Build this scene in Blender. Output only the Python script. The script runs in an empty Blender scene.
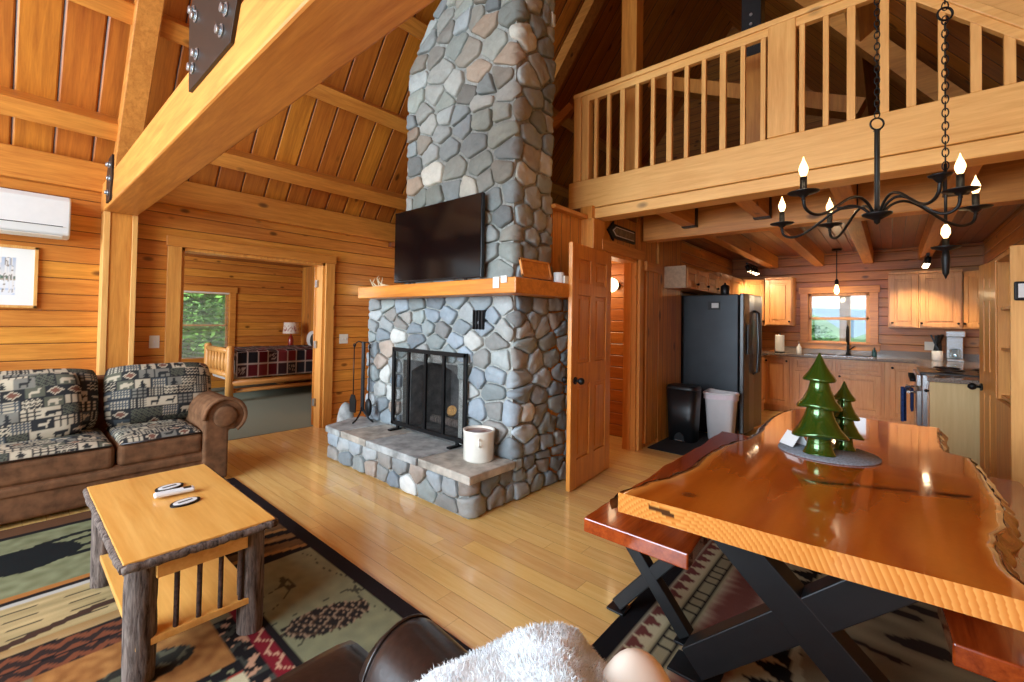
import bpy, bmesh, math, random
from math import sin, cos, pi, sqrt, floor, atan2, radians
from mathutils import Vector, Matrix, noise
C = bpy.context.scene.collection
SC = bpy.context.scene

# ------------------------------------------------------------------ helpers
def lin(c):
    out = []
    for v in c[:3]:
        v = v / 255.0
        out.append(v / 12.92 if v <= 0.04045 else ((v + 0.055) / 1.055) ** 2.4)
    return tuple(out) + (1.0,)

def fr(x): return x - floor(x)
def hsh(*a):
    s = 0.0
    for i, v in enumerate(a): s += v * (12.9898 + 65.117 * i)
    return fr(sin(s) * 43758.5453)
def nz(x, y, z=0.0): return noise.noise(Vector((x, y, z)))

class MB:
    """collects shapes, builds ONE mesh object"""
    def __init__(s): s.v = []; s.f = []; s.c = None; s.sm = set()
    def box(s, x0, x1, y0, y1, z0, z1):
        return s.obox(Vector(((x0+x1)/2, (y0+y1)/2, (z0+z1)/2)), (abs(x1-x0)/2, 0, 0), (0, abs(y1-y0)/2, 0), (0, 0, abs(z1-z0)/2))
    def obox(s, c, a, b, d):
        c, a, b, d = Vector(c), Vector(a), Vector(b), Vector(d); n = len(s.v)
        if a.cross(b).dot(d) < 0: a = -a
        for k in (-1, 1):
            for j in (-1, 1):
                for i in (-1, 1): s.v.append(c + a*i + b*j + d*k)
        for q in ((0,2,3,1),(4,5,7,6),(0,1,5,4),(2,6,7,3),(0,4,6,2),(1,3,7,5)): s.f.append([n+i for i in q])
        return s
    def beam(s, p0, p1, w, h, up=(0,0,1)):
        p0, p1 = Vector(p0), Vector(p1); d = (p1-p0); t = d.normalized(); up = Vector(up)
        sd = t.cross(up).normalized(); u2 = sd.cross(t).normalized()
        return s.obox((p0+p1)/2, d/2, sd*w/2, u2*h/2)
    def tube(s, pts, r, n=10, cap=True, closed=False):
        pts = [Vector(p) for p in pts]; m = len(pts); base = len(s.v)
        rr = r if isinstance(r, (list, tuple)) else [r]*m
        prev = None
        for i, p in enumerate(pts):
            if closed: t = pts[(i+1) % m] - pts[i-1]
            else: t = pts[min(i+1, m-1)] - pts[max(i-1, 0)]
            t.normalize()
            if prev is None:
                a = Vector((0,0,1)) if abs(t.z) < .9 else Vector((1,0,0))
                prev = t.cross(a).normalized()
            prev = (prev - t*prev.dot(t)).normalized(); b = t.cross(prev)
            for k in range(n):
                an = 2*pi*k/n; s.v.append(p + (prev*cos(an) + b*sin(an))*rr[i])
        segs = m if closed else m-1
        for i in range(segs):
            for k in range(n):
                a0 = base+i*n+k; a1 = base+i*n+(k+1) % n; j = (i+1) % m
                b0 = base+j*n+k; b1 = base+j*n+(k+1) % n
                s.sm.add(len(s.f)); s.f.append([a0, a1, b1, b0])
        if cap and not closed:
            s.f.append([base+k for k in range(n)][::-1]); s.f.append([base+(m-1)*n+k for k in range(n)])
        return s
    def cyl(s, p0, p1, r0, r1=None, n=16):
        return s.tube([p0, p1], [r0, r0 if r1 is None else r1], n)
    def lathe(s, prof, c, n=24, ax=None):
        """prof: (r,z) list from bottom to top around vertical axis at c; ax optional 3x3"""
        c = Vector(c); base = len(s.v); m = len(prof)
        for r, z in prof:
            for k in range(n):
                an = 2*pi*k/n; p = Vector((r*cos(an), r*sin(an), z))
                s.v.append(c + (ax @ p if ax else p))
        for i in range(m-1):
            for k in range(n):
                s.sm.add(len(s.f)); s.f.append([base+i*n+k, base+i*n+(k+1) % n, base+(i+1)*n+(k+1) % n, base+(i+1)*n+k])
        if prof[0][0] > 1e-6: s.f.append([base+k for k in range(n)][::-1])
        if prof[-1][0] > 1e-6: s.f.append([base+(m-1)*n+k for k in range(n)])
        return s
    def prism(s, poly, d0, d1, fn=None):
        """poly 2D list; fn(a,b,d) -> 3D"""
        fn = fn or (lambda a, b, d: (a, b, d)); n = len(poly); b0 = len(s.v)
        for d in (d0, d1):
            for a, b in poly: s.v.append(Vector(fn(a, b, d)))
        s.f.append([b0+i for i in range(n)][::-1]); s.f.append([b0+n+i for i in range(n)])
        for i in range(n): j = (i+1) % n; s.f.append([b0+i, b0+j, b0+n+j, b0+n+i])
        return s
    def grid(s, nu, nv, fn, col=None, closeu=False):
        b = len(s.v)
        for j in range(nv+1):
            for i in range(nu+1): s.v.append(Vector(fn(i/nu, j/nv)))
        if col is not None:
            if s.c is None: s.c = {}
            for j in range(nv+1):
                for i in range(nu+1): s.c[b+j*(nu+1)+i] = col(i/nu, j/nv)
        w = nu+1
        for j in range(nv):
            for i in range(nu):
                s.sm.add(len(s.f)); s.f.append([b+j*w+i, b+j*w+i+1, b+(j+1)*w+i+1, b+(j+1)*w+i])
        return s
    def sphere(s, c, r, nu=16, nv=10):
        rx, ry, rz = r if isinstance(r, (list, tuple)) else (r, r, r); c = Vector(c)
        prof = [(max(1e-7, sin(pi*i/nv)), -cos(pi*i/nv)) for i in range(nv+1)]
        b = len(s.v)
        s.lathe(prof, (0,0,0), nu)
        for i in range(b, len(s.v)): p = s.v[i]; s.v[i] = c + Vector((p.x*rx, p.y*ry, p.z*rz))
        return s
    def torus(s, c, R, r, ax=(0,0,1), n=24, m=8, sq=(1,1)):
        ax = Vector(ax).normalized(); a = ax.orthogonal().normalized(); b = ax.cross(a)
        return s.tube([Vector(c)+a*cos(2*pi*i/n)*R*sq[0]+b*sin(2*pi*i/n)*R*sq[1] for i in range(n)], r, m, closed=True)
    def rot(s, piv, axis, ang, start=0):
        M = Matrix.Rotation(ang, 3, axis); piv = Vector(piv)
        for i in range(start, len(s.v)): s.v[i] = piv + M @ (Vector(s.v[i])-piv)
        return s
    def build(s, name, mat, parent=None, bevel=0, seg=2, fix=True):
        me = bpy.data.meshes.new(name)
        me.from_pydata([tuple(v) for v in s.v], [], s.f)
        if s.c is not None:
            at = me.color_attributes.new('Col', 'FLOAT_COLOR', 'POINT'); buf = []
            for i in range(len(s.v)):
                buf.extend(s.c.get(i, (.5,.5,.5,1)))
            at.data.foreach_set('color', buf)
        for i in s.sm:
            me.polygons[i].use_smooth = True
        if fix:
            bm = bmesh.new(); bm.from_mesh(me); bmesh.ops.recalc_face_normals(bm, faces=bm.faces); bm.to_mesh(me); bm.free()
        o = bpy.data.objects.new(name, me); C.objects.link(o)
        if mat: me.materials.append(mat)
        if parent: 
            o.parent = parent
            p = parent; off = Vector((0,0,0))
            while p: off += p.location; p = p.parent
            o.location = -off
        if bevel:
            b = o.modifiers.new('b', 'BEVEL'); b.width = bevel; b.segments = seg; b.limit_method = 'ANGLE'; b.angle_limit = radians(40)
        return o

def thing(name, label, cat, loc=(0,0,0), group=None):
    o = bpy.data.objects.new(name, None); C.objects.link(o); o.location = loc; o.empty_display_size = .1
    return tag(o, label, cat, group)
def tag(o, label, cat, group=None):
    o['label'] = label; o['category'] = cat
    if group: o['group'] = group
    return o
def struct(o): o['kind'] = 'structure'; return o
def dup(root, loc, label=None):
    r = root.copy(); C.objects.link(r); r.location = loc
    if label: r['label'] = label
    for ch in list(root.children):
        c = ch.copy(); C.objects.link(c); c.parent = r
        for g in list(ch.children):
            d = g.copy(); C.objects.link(d); d.parent = c
    return r

# ------------------------------------------------------------------ materials
class NT:
    def __init__(s, name):
        s.m = bpy.data.materials.new(name); s.m.use_nodes = True; s.t = s.m.node_tree; s.t.nodes.clear()
        s.out = s.n('ShaderNodeOutputMaterial'); s.b = s.n('ShaderNodeBsdfPrincipled'); s.l(s.b.outputs[0], s.out.inputs[0])
    def n(s, t, **k):
        x = s.t.nodes.new(t)
        for a, v in k.items(): setattr(x, a, v)
        return x
    def l(s, a, b): s.t.links.new(a, b)
    def put(s, v, inp):
        if hasattr(v, 'is_linked'): s.l(v, inp)
        else: inp.default_value = v
    def math(s, op, a, b=0.0, c=0.0):
        x = s.n('ShaderNodeMath', operation=op); s.put(a, x.inputs[0]); s.put(b, x.inputs[1]); s.put(c, x.inputs[2]); return x.outputs[0]
    def ramp(s, f, *stops):
        x = s.n('ShaderNodeValToRGB'); s.put(f, x.inputs[0]); e = x.color_ramp.elements
        while len(e) > 1: e.remove(e[0])
        e[0].position = stops[0][0]; e[0].color = stops[0][1]
        for p, c in stops[1:]:
            q = e.new(p); q.color = c
        return x.outputs[0]
    def mix(s, f, a, b, mode='MIX'):
        x = s.n('ShaderNodeMix', data_type='RGBA', blend_type=mode); s.put(f, x.inputs[0]); s.put(a, x.inputs[6]); s.put(b, x.inputs[7]); return x.outputs[2]
    def noise(s, vec, scale, detail=3, rough=.55, dist=0):
        x = s.n('ShaderNodeTexNoise'); x.inputs['Scale'].default_value = scale; x.inputs['Detail'].default_value = detail
        x.inputs['Roughness'].default_value = rough; x.inputs['Distortion'].default_value = dist
        if vec: s.l(vec, x.inputs['Vector'])
        return x.outputs[0]
    def obj(s): return s.n('ShaderNodeTexCoord').outputs['Object']
    def sep(s, v):
        x = s.n('ShaderNodeSeparateXYZ'); s.l(v, x.inputs[0]); return x.outputs
    def comb(s, x, y, z):
        c = s.n('ShaderNodeCombineXYZ'); s.put(x, c.inputs[0]); s.put(y, c.inputs[1]); s.put(z, c.inputs[2]); return c.outputs[0]
    def bump(s, h, st=.3, d=.01, nrm=None):
        x = s.n('ShaderNodeBump'); x.inputs['Strength'].default_value = st; x.inputs['Distance'].default_value = d
        s.l(h, x.inputs['Height'])
        if nrm: s.l(nrm, x.inputs['Normal'])
        return x.outputs[0]
    def set(s, **k):
        for a, v in k.items():
            s.put(v, s.b.inputs[a.replace('_', ' ')])
        return s.m

def plain(name, rgb, rough=.5, metal=0.0, coat=0.0, var=.06, scale=18, bump=0.0, spec=.5, **k):
    t = NT(name); o = t.obj(); n = t.noise(o, scale, 3)
    c = lin(rgb); a = tuple(max(0, x*(1-var*2)) for x in c[:3])+(1,); b = tuple(min(1, x*(1+var*2)) for x in c[:3])+(1,)
    col = t.ramp(n, (.3, a), (.7, b))
    if bump: t.l(t.bump(n, bump, .004), t.b.inputs['Normal'])
    return t.set(Base_Color=col, Roughness=rough, Metallic=metal, Coat_Weight=coat, Specular_IOR_Level=spec, **k)

AX = {'X': 0, 'Y': 1, 'Z': 2}
def wood(name, light, dark, grain='X', plank=None, groove=.006, rough=.42, coat=.15, knots=.5, var=.25, board=None, off=0.0, gscale=1.0, coatr=.15, spec=.5, gdark=.35, kd_=3.2):
    """plank=(axis,width): boards side by side along that axis, with grooves"""
    t = NT(name); o = t.obj(); s = list(t.sep(o))
    rnd = None; gl = None
    g = AX[grain[0]]; g2_ = AX[grain[1]] if len(grain) > 1 else g
    if plank:
        pa, w = AX[plank[0]], plank[1]
        q = t.math('DIVIDE', t.math('ADD', s[pa], off+50*w), w); idx = t.math('FLOOR', q); f = t.math('FRACT', q)
        wn = t.n('ShaderNodeTexWhiteNoise', noise_dimensions='1D'); t.l(idx, wn.inputs['W']); rnd = wn.outputs['Value']
        d = t.math('ABSOLUTE', t.math('SUBTRACT', f, .5))
        gl = t.math('GREATER_THAN', d, .5-groove/w/2)
        gsoft = t.math('SMOOTH_MIN', t.math('DIVIDE', t.math('SUBTRACT', .5, d), groove/w*1.4), 1.0, .1)
        if board:
            bq = t.math('ADD', t.math('DIVIDE', s[g], board), t.math('MULTIPLY', rnd, 7.31)); bi = t.math('FLOOR', bq); bf = t.math('FRACT', bq)
            wn2 = t.n('ShaderNodeTexWhiteNoise', noise_dimensions='2D'); t.l(t.comb(idx, bi, 0), wn2.inputs['Vector']); rnd = wn2.outputs['Value']
            bd = t.math('ABSOLUTE', t.math('SUBTRACT', bf, .5)); gl = t.math('MAXIMUM', gl, t.math('GREATER_THAN', bd, .5-groove/board/2))
        s[g] = t.math('ADD', s[g], t.math('MULTIPLY', rnd, 17.0))
    sc = [16*gscale]*3; sc[g] = sc[g2_] = 1.1*gscale
    v = t.comb(t.math('MULTIPLY', s[0], sc[0]), t.math('MULTIPLY', s[1], sc[1]), t.math('MULTIPLY', s[2], sc[2]))
    n = t.noise(v, 1.6, 4, .6, .6)
    n2 = t.noise(v, 7.0, 3, .6, .2)
    big = t.noise(o, 1.3, 2)
    f = t.math('ADD', t.math('MULTIPLY', n, .65), t.math('ADD', t.math('MULTIPLY', n2, .25), t.math('MULTIPLY', big, .2)))
    col = t.ramp(f, (.36, lin(dark)), (.68, lin(light)))
    if rnd is not None:
        hs = t.n('ShaderNodeHueSaturation'); t.l(col, hs.inputs['Color'])
        t.put(t.math('ADD', 1-var/2, t.math('MULTIPLY', rnd, var)), hs.inputs['Value'])
        t.put(t.math('ADD', .495, t.math('MULTIPLY', rnd, .012)), hs.inputs['Hue']); col = hs.outputs[0]
    if knots:
        ks = [kd_]*3; ks[g] = ks[g2_] = kd_*.5
        vo = t.n('ShaderNodeTexVoronoi'); vo.inputs['Scale'].default_value = 1.0
        t.l(t.comb(*[t.math('MULTIPLY', s[i], ks[i]*gscale) for i in range(3)]), vo.inputs['Vector'])
        kd = vo.outputs['Distance']
        kn = t.ramp(kd, (.0, (1,1,1,1)), (.055*(.6+knots), (.8,.8,.8,1)), (.10*(.6+knots), (0,0,0,1)))
        dk = tuple(x*.18 for x in lin(dark)[:3])+(1,)
        col = t.mix(t.math('MULTIPLY', kn, .9), col, dk)
    if gl is not None:
        dk = tuple(x*gdark*.5 for x in lin(dark)[:3])+(1,)
        col = t.mix(gl, col, dk)
        nb = t.bump(gsoft, .9, groove)
        t.l(t.bump(n2, .06, .002, nb), t.b.inputs['Normal'])
    else:
        t.l(t.bump(n2, .08, .002), t.b.inputs['Normal'])
    return t.set(Base_Color=col, Roughness=rough, Coat_Weight=coat, Coat_Roughness=coatr, Specular_IOR_Level=spec)

def vcol(name, rough=.8, bump=.0, scale=120, coat=0.0, spec=.3, nvar=.0, sheen=0.0):
    t = NT(name); a = t.n('ShaderNodeAttribute', attribute_name='Col'); col = a.outputs['Color']
    n = t.noise(t.obj(), scale, 4, .65)
    if nvar: 
        hs = t.n('ShaderNodeHueSaturation'); t.l(col, hs.inputs['Color']); t.put(t.math('ADD', 1-nvar, t.math('MULTIPLY', n, nvar*2)), hs.inputs['Value']); col = hs.outputs[0]
    if bump: t.l(t.bump(n, bump, .006), t.b.inputs['Normal'])
    return t.set(Base_Color=col, Roughness=rough, Coat_Weight=coat, Specular_IOR_Level=spec, Sheen_Weight=sheen)

def emit(name, rgb, st):
    t = NT(name); return t.set(Base_Color=lin(rgb), Emission_Color=lin(rgb), Emission_Strength=st, Roughness=.4)

def glassy(name, tint=(1,1,1), gl=.1, rough=.02):
    t = NT(name); tr = t.n('ShaderNodeBsdfTransparent'); tr.inputs[0].default_value = tint+(1,)
    gs = t.n('ShaderNodeBsdfGlossy'); gs.inputs['Roughness'].default_value = rough
    mx = t.n('ShaderNodeMixShader'); mx.inputs[0].default_value = gl; t.l(tr.outputs[0], mx.inputs[1]); t.l(gs.outputs[0], mx.inputs[2]); t.l(mx.outputs[0], t.out.inputs[0]); return t.m
# ------------------------------------------------------------------ palette
def barkmat(name, dark, light, zs):
    t = NT(name); s = t.sep(t.obj()); v = t.comb(t.math('MULTIPLY', s[0], 70), t.math('MULTIPLY', s[1], 70), t.math('MULTIPLY', s[2], zs))
    n = t.noise(v, 1.0, 5, .65, .5); col = t.ramp(n, (.34, lin(dark)), (.66, lin(light))); t.l(t.bump(n, .9, .006), t.b.inputs['Normal'])
    return t.set(Base_Color=col, Roughness=.9, Specular_IOR_Level=.15)
M = {}
M['wall'] = wood('pine_wall', (226,150,64), (184,106,36), 'X', ('Z', .138), .006, .4, .12, .75, .2, gdark=.6, kd_=5.0)
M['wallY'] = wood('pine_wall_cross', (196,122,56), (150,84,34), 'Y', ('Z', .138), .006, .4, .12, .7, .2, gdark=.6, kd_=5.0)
M['wallV'] = wood('pine_wall_vertical', (222,148,66), (178,104,38), 'Z', ('X', .14), .006, .4, .12, .6, .22)
M['wallVy'] = wood('pine_wall_vertical_cross', (222,148,66), (178,104,38), 'Z', ('Y', .14), .006, .4, .12, .6, .22)
M['roof'] = wood('pine_roof_board', (210,128,44), (160,84,24), 'YZ', ('X', .24), .011, .45, .08, .8, .25, kd_=4.2)
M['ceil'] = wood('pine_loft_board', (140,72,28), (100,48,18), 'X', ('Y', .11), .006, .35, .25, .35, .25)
M['beamX'] = wood('pine_beam', (224,150,64), (184,106,38), 'X', None, 0, .45, .08, .45)
M['beamY'] = wood('pine_beam_cross', (222,150,70), (184,110,44), 'Y', None, 0, .45, .08, .45)
M['beamZ'] = wood('pine_post', (228,156,70), (190,112,42), 'Z', None, 0, .45, .08, .5)
M['pale'] = wood('pale_pine_beam', (244,190,112), (220,156,78), 'Y', None, 0, .5, .05, .5)
M['paleZ'] = wood('pale_pine_baluster', (244,188,110), (218,152,76), 'Z', None, 0, .5, .05, .5)
M['trimX'] = wood('pine_trim', (226,152,68), (188,110,42), 'X', None, 0, .4, .12, .15)
M['trimY'] = wood('pine_trim_cross', (226,152,68), (188,110,42), 'Y', None, 0, .4, .12, .15)
M['trimZ'] = wood('pine_trim_upright', (234,166,82), (202,128,56), 'Z', None, 0, .4, .12, .15)
M['floor'] = wood('maple_floor', (240,196,124), (224,170,96), 'Y', ('X', .11), .0018, .17, .35, 0, .16, 1.3, coatr=.08, gdark=1.1)
M['cab'] = wood('oak_cabinet', (224,164,102), (200,132,74), 'Z', None, 0, .35, .2, 0)
M['cabpale'] = wood('pale_birch_panel', (214,182,126), (200,164,106), 'Z', None, 0, .45, .05, 0)
M['doorw'] = wood('fir_door', (230,152,64), (192,112,40), 'Z', None, 0, .35, .2, 0)
M['log'] = wood('peeled_log', (236,180,104), (200,134,62), 'Z', None, 0, .45, .1, .4)
M['logx'] = wood('peeled_log_rail', (226,164,90), (186,118,54), 'X', None, 0, .45, .1, .4)
M['ctop'] = wood('golden_pine_tabletop', (242,184,100), (218,150,66), 'Y', None, 0, .3, .3, .2, gscale=.7)
M['mantel'] = wood('mantel_timber', (224,144,54), (186,104,34), 'Y', None, 0, .4, .1, .3)
M['bench'] = wood('red_stained_slab', (176,76,26), (120,40,12), 'X', None, 0, .14, .6, .1, coatr=.05)
M['black'] = plain('black_iron', (24,24,25), .45, .5, bump=.05)
M['steel'] = plain('black_painted_steel', (30,31,33), .42, .3)
M['gusset'] = plain('dark_steel_plate', (54,44,38), .45, .6)
M['bolt'] = plain('zinc_bolt', (176,178,180), .35, .9)
M['white'] = plain('white_plastic', (226,226,224), .35, var=.01)
M['offwhite'] = plain('white_switch_plate', (228,222,208), .4, var=.01)
M['ceramic'] = plain('white_glazed_crock', (232,226,212), .2, coat=.5, var=.02)
M['rust'] = plain('brown_glaze', (120,58,24), .3, coat=.3)
M['tv'] = plain('black_tv_screen', (9,9,11), .12, var=0, spec=.5)
M['tvb'] = plain('black_tv_bezel', (14,14,15), .35, var=0)
M['carpet'] = plain('grey_green_carpet', (126,134,120), .95, var=.12, scale=220, bump=.5, spec=.1)
M['soot'] = plain('sooty_firebrick', (96,94,92), .9, var=.25, scale=9, spec=.1)
M['fridge'] = plain('dark_slate_steel', (58,62,66), .38, .55, var=.05, scale=5)
M['fridgef'] = plain('brushed_dark_steel', (92,92,92), .3, .85, var=.04)
M['ss'] = plain('stainless_steel', (190,192,194), .25, .95, var=.02)
M['binblack'] = plain('black_bin_plastic', (22,23,25), .4, var=.02)
M['binwhite'] = plain('white_bin_plastic', (226,220,220), .4, var=.01)
M['mat'] = plain('black_mat', (22,22,24), .9, var=.1, scale=90)
M['granite'] = plain('speckled_granite', (128,112,100), .18, coat=.3, var=.5, scale=150)
M['green'] = plain('metallic_green_glass', (52,88,22), .16, .55, coat=.8, var=.04)
M['placemat'] = plain('grey_woven_mat', (126,132,140), .8, var=.2, scale=120, bump=.4)
M['leather'] = plain('dark_brown_leather', (40,27,23), .33, var=.15, scale=60, bump=.12, coat=.15)
M['suede'] = plain('brown_suede', (116,80,54), .78, var=.18, scale=14, bump=.12, spec=.2)
M['bark'] = barkmat('rough_hickory_bark', (54,44,40), (138,122,112), 9)
M['twig'] = plain('dark_twig_bark', (66,46,38), .8, var=.4, scale=50, bump=.6)
M['fur'] = plain('white_faux_fur', (240,247,252), .9, var=.03, spec=.1, Sheen_Weight=.4)
M['cream'] = plain('cream_lining', (236,222,204), .6, var=.05, scale=6, bump=.05)
M['twine'] = plain('antler_bone', (214,190,150), .6)
M['slate'] = plain('slate_hearth_slab', (158,160,158), .55, var=.22, scale=9, bump=.5, spec=.35)
M['slate2'] = plain('tan_hearth_slab', (168,160,148), .55, var=.22, scale=9, bump=.5, spec=.35)
M['mortar'] = plain('grey_mortar', (158,158,152), .9, var=.12, scale=40, bump=.5, spec=.1)
M['stone'] = vcol('fieldstone', .62, .5, 26, spec=.35, nvar=.2)
M['vc'] = vcol('woven_rug', .95, .35, 300, spec=.1, nvar=.22)
M['tapestry'] = vcol('tapestry_fabric', .9, .3, 260, spec=.15, nvar=.15)
M['quilt'] = vcol('patchwork_quilt', .9, .2, 60, spec=.15, nvar=.08)
M['art'] = vcol('painted_print', .5, nvar=.03)
M['slab'] = vcol('glossy_live_edge_slab', .1, .0, 60, coat=1.0, spec=.5, nvar=.08)
M['slab'].node_tree.nodes['Principled BSDF'].inputs['Coat Roughness'].default_value = .04
M['bulb'] = emit('flame_bulb_glass', (255,214,150), 4.5)
M['globe'] = emit('globe_lamp_glass', (255,226,180), 5)
M['spot'] = emit('spot_lamp_glass', (255,226,180), 18)
M['pend'] = emit('pendant_bulb_glass', (255,214,150), 8)
M['red'] = plain('red_lamp_base', (150,34,24), .3, coat=.4)
M['blue'] = plain('blue_towel', (44,66,120), .9, var=.3, scale=60)
M['glass'] = glassy('window_glass', (.98,.99,.985), .012)
M['bottle'] = glassy('clear_bottle_glass', (.85,.9,.9), .15)
M['grass'] = plain('meadow_grass', (104,128,66), .9, var=.3, scale=1.2, spec=.1)
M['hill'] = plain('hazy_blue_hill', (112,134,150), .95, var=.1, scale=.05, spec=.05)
M['hillg'] = plain('wooded_hill', (96,126,84), .95, var=.25, scale=.2, spec=.05)
M['leaf'] = plain('bright_leaf', (120,176,80), .6, var=.4, scale=1.5)
M['leafd'] = plain('deep_leaf', (80,130,64), .7, var=.35, scale=1.2)
M['trunk'] = plain('tree_bark', (90,76,60), .9, var=.3, bump=.6)
M['porch'] = plain('weathered_porch_post', (176,150,120), .8, var=.15)

def meshscreen():
    t = NT('wire_mesh_screen'); s = t.sep(t.obj())
    a = t.math('GREATER_THAN', t.math('ABSOLUTE', t.math('SUBTRACT', t.math('FRACT', t.math('MULTIPLY', s[1], 260)), .5)), .445)
    b = t.math('GREATER_THAN', t.math('ABSOLUTE', t.math('SUBTRACT', t.math('FRACT', t.math('MULTIPLY', s[2], 260)), .5)), .445)
    f = t.math('MAXIMUM', a, b); tr = t.n('ShaderNodeBsdfTransparent'); mx = t.n('ShaderNodeMixShader')
    t.l(f, mx.inputs[0]); t.l(tr.outputs[0], mx.inputs[1]); t.l(t.b.outputs[0], mx.inputs[2]); t.l(mx.outputs[0], t.out.inputs[0])
    return t.set(Base_Color=lin((40,40,40)), Roughness=.5)
M['mesh'] = meshscreen()

# ------------------------------------------------------------------ shell
YW = 5.22          # inner face of the long log wall
SL = 1.35          # roof slope
RY = 2.16          # ridge
def roofz(y): return 2.70 + SL*((YW-y) if y > RY else (y+.9))
struct(MB().box(-3.4, 9.0, -.95, YW+.14, -.12, 0).build('floor', M['floor']))
struct(MB().box(-.4, 4.6, YW+.14, 9.6, -.12, 0.004).build('floor_bedroom', M['carpet']))
w = MB()
w.box(-3.4, 1.16, YW, YW+.14, 0, 2.75).box(2.66, 9.0, YW, YW+.14, 0, 2.75).box(1.16, 2.66, YW, YW+.14, 2.03, 2.75)
struct(w.build('wall_left', M['wall']))
# roof
for nm, s in (('ceiling_left', 1), ('ceiling_right', -1)):
    y0 = YW+.3 if s > 0 else -1.2
    m = MB(); z0 = 2.70 - SL*.3; zr = 2.70+SL*(YW-RY)
    pts = [(y0, z0), (RY, zr), (RY, zr+.2), (y0, z0+.2)]
    m.prism(pts, -3.4, 9.0, lambda a, b, d: (d, a, b)); struct(m.build(nm, M['roof']))
# far (kitchen) wall with window hole  y .26..1.02  z 1.08..1.88
KX = 8.82
w = MB(); w.box(KX, KX+.14, -.95, .26, 0, 2.6).box(KX, KX+.14, 1.02, YW, 0, 2.6).box(KX, KX+.14, .26, 1.02, 0, 1.08).box(KX, KX+.14, .26, 1.02, 1.88, 2.6)
struct(w.build('wall_kitchen', M['wallY']))
m = MB(); m.prism([(-1.0, 2.6), (YW+.1, 2.6), (RY, 2.6+SL*(YW-RY)+.3)], KX, KX+.14, lambda a, b, d: (d, a, b)); struct(m.build('wall_gable', M['wallY']))
struct(MB().box(-3.4, KX+.1, -1.05, -.91, 0, 2.75).build('wall_right', M['wall']))
# glazed gable wall behind the viewpoint
w = MB(); w.box(-3.4, -3.26, -.9, YW, 0, .3).box(-3.4, -3.26, -.9, YW, 2.45, 2.75)
for y in (-.9, 1.05, 3.1, YW-.2): w.box(-3.4, -3.26, y, y+.2, .3, 2.45)
w.beam((-3.33, YW, 2.7), (-3.33, RY, 2.7+SL*(YW-RY)-.1), .14, .3).beam((-3.33, -.9, 2.7), (-3.33, RY, 2.7+SL*(YW-RY)-.1), .14, .3).box(-3.4, -3.26, RY-.1, RY+.1, 2.7, 6.7)
struct(w.build('wall_front', M['beamZ']))
# door wall (under the loft): y=2.02 plane
w = MB(); DX0, DX1 = 3.80, 4.54
w.box(3.56, DX0, 2.02, 2.14, 0, 2.42).box(DX1, 5.86, 2.02, 2.14, 0, 2.5).box(DX0, DX1, 2.02, 2.14, 2.03, 2.42)
struct(w.build('wall_bath', M['wallV']))
struct(MB().box(3.06, 3.56, 2.12, 2.2, 0, 2.30).build('wall_nook', M['wallV']))
struct(MB().box(5.74, KX, 2.14, 2.26, 0, 2.5).build('wall_fridge', M['wall']))
struct(MB().box(4.95, 5.05, 2.14, YW, 0, 2.5).build('wall_back', M['wallY']))
struct(MB().box(3.46, 3.58, 2.2, 4.25, 0, 2.36).build('wall_chase', M['wallVy']))
# bedroom shell
BY = 9.4
w = MB(); w.box(-.4, 1.98, BY, BY+.12, 0, 2.5).box(2.885, 4.6, BY, BY+.12, 0, 2.5).box(1.98, 2.885, BY, BY+.12, 0, .55).box(1.98, 2.885, BY, BY+.12, 1.80, 2.5)
struct(w.build('wall_bedroom_far', M['wall']))
struct(MB().box(4.28, 4.4, YW+.14, BY, 0, 2.5).build('wall_bedroom_right', M['wallVy']))
struct(MB().box(-.5, -.4, YW+.14, BY, 0, 2.5).build('wall_bedroom_left', M['wallY']))
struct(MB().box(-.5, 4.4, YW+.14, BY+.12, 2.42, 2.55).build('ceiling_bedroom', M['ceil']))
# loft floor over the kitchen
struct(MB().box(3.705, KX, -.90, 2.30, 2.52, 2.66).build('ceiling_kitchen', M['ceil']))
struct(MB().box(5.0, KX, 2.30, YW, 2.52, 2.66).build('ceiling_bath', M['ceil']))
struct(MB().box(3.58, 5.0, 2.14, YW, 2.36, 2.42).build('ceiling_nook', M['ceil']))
# casings as trim
def casing(n, x0, x1, z1, y, wd=.1, dep=.03, bot=0.0):
    m = MB(); m.box(x0-wd, x0, y-dep, y, bot, z1).box(x1, x1+wd, y-dep, y, bot, z1)
    a = struct(m.build('trim_%d' % n, M['trimZ'], bevel=.004))
    b = struct(MB().box(x0-wd-.012, x1+wd+.012, y-dep-.008, y, z1, z1+.1).build('trim_%d' % (n+1), M['trimX'], bevel=.004))
casing(1, 1.16, 2.66, 2.03, YW, .115, .035)
m = MB(); m.box(1.16, 1.19, YW, YW+.16, 0, 2.03).box(2.63, 2.66, YW, YW+.16, 0, 2.03).box(1.16, 2.66, YW, YW+.16, 2.0, 2.03); struct(m.build('trim_3', M['trimZ']))
casing(4, DX0, DX1, 2.03, 2.02, .09, .03)
m = MB(); m.box(DX0, DX0+.03, 2.02, 2.16, 0, 2.03).box(DX1-.03, DX1, 2.02, 2.16, 0, 2.03).box(DX0, DX1, 2.02, 2.16, 2.0, 2.03).box(DX1-.045, DX1-.03, 2.07, 2.10, 0, 2.0); struct(m.build('trim_6', M['trimZ']))
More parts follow.
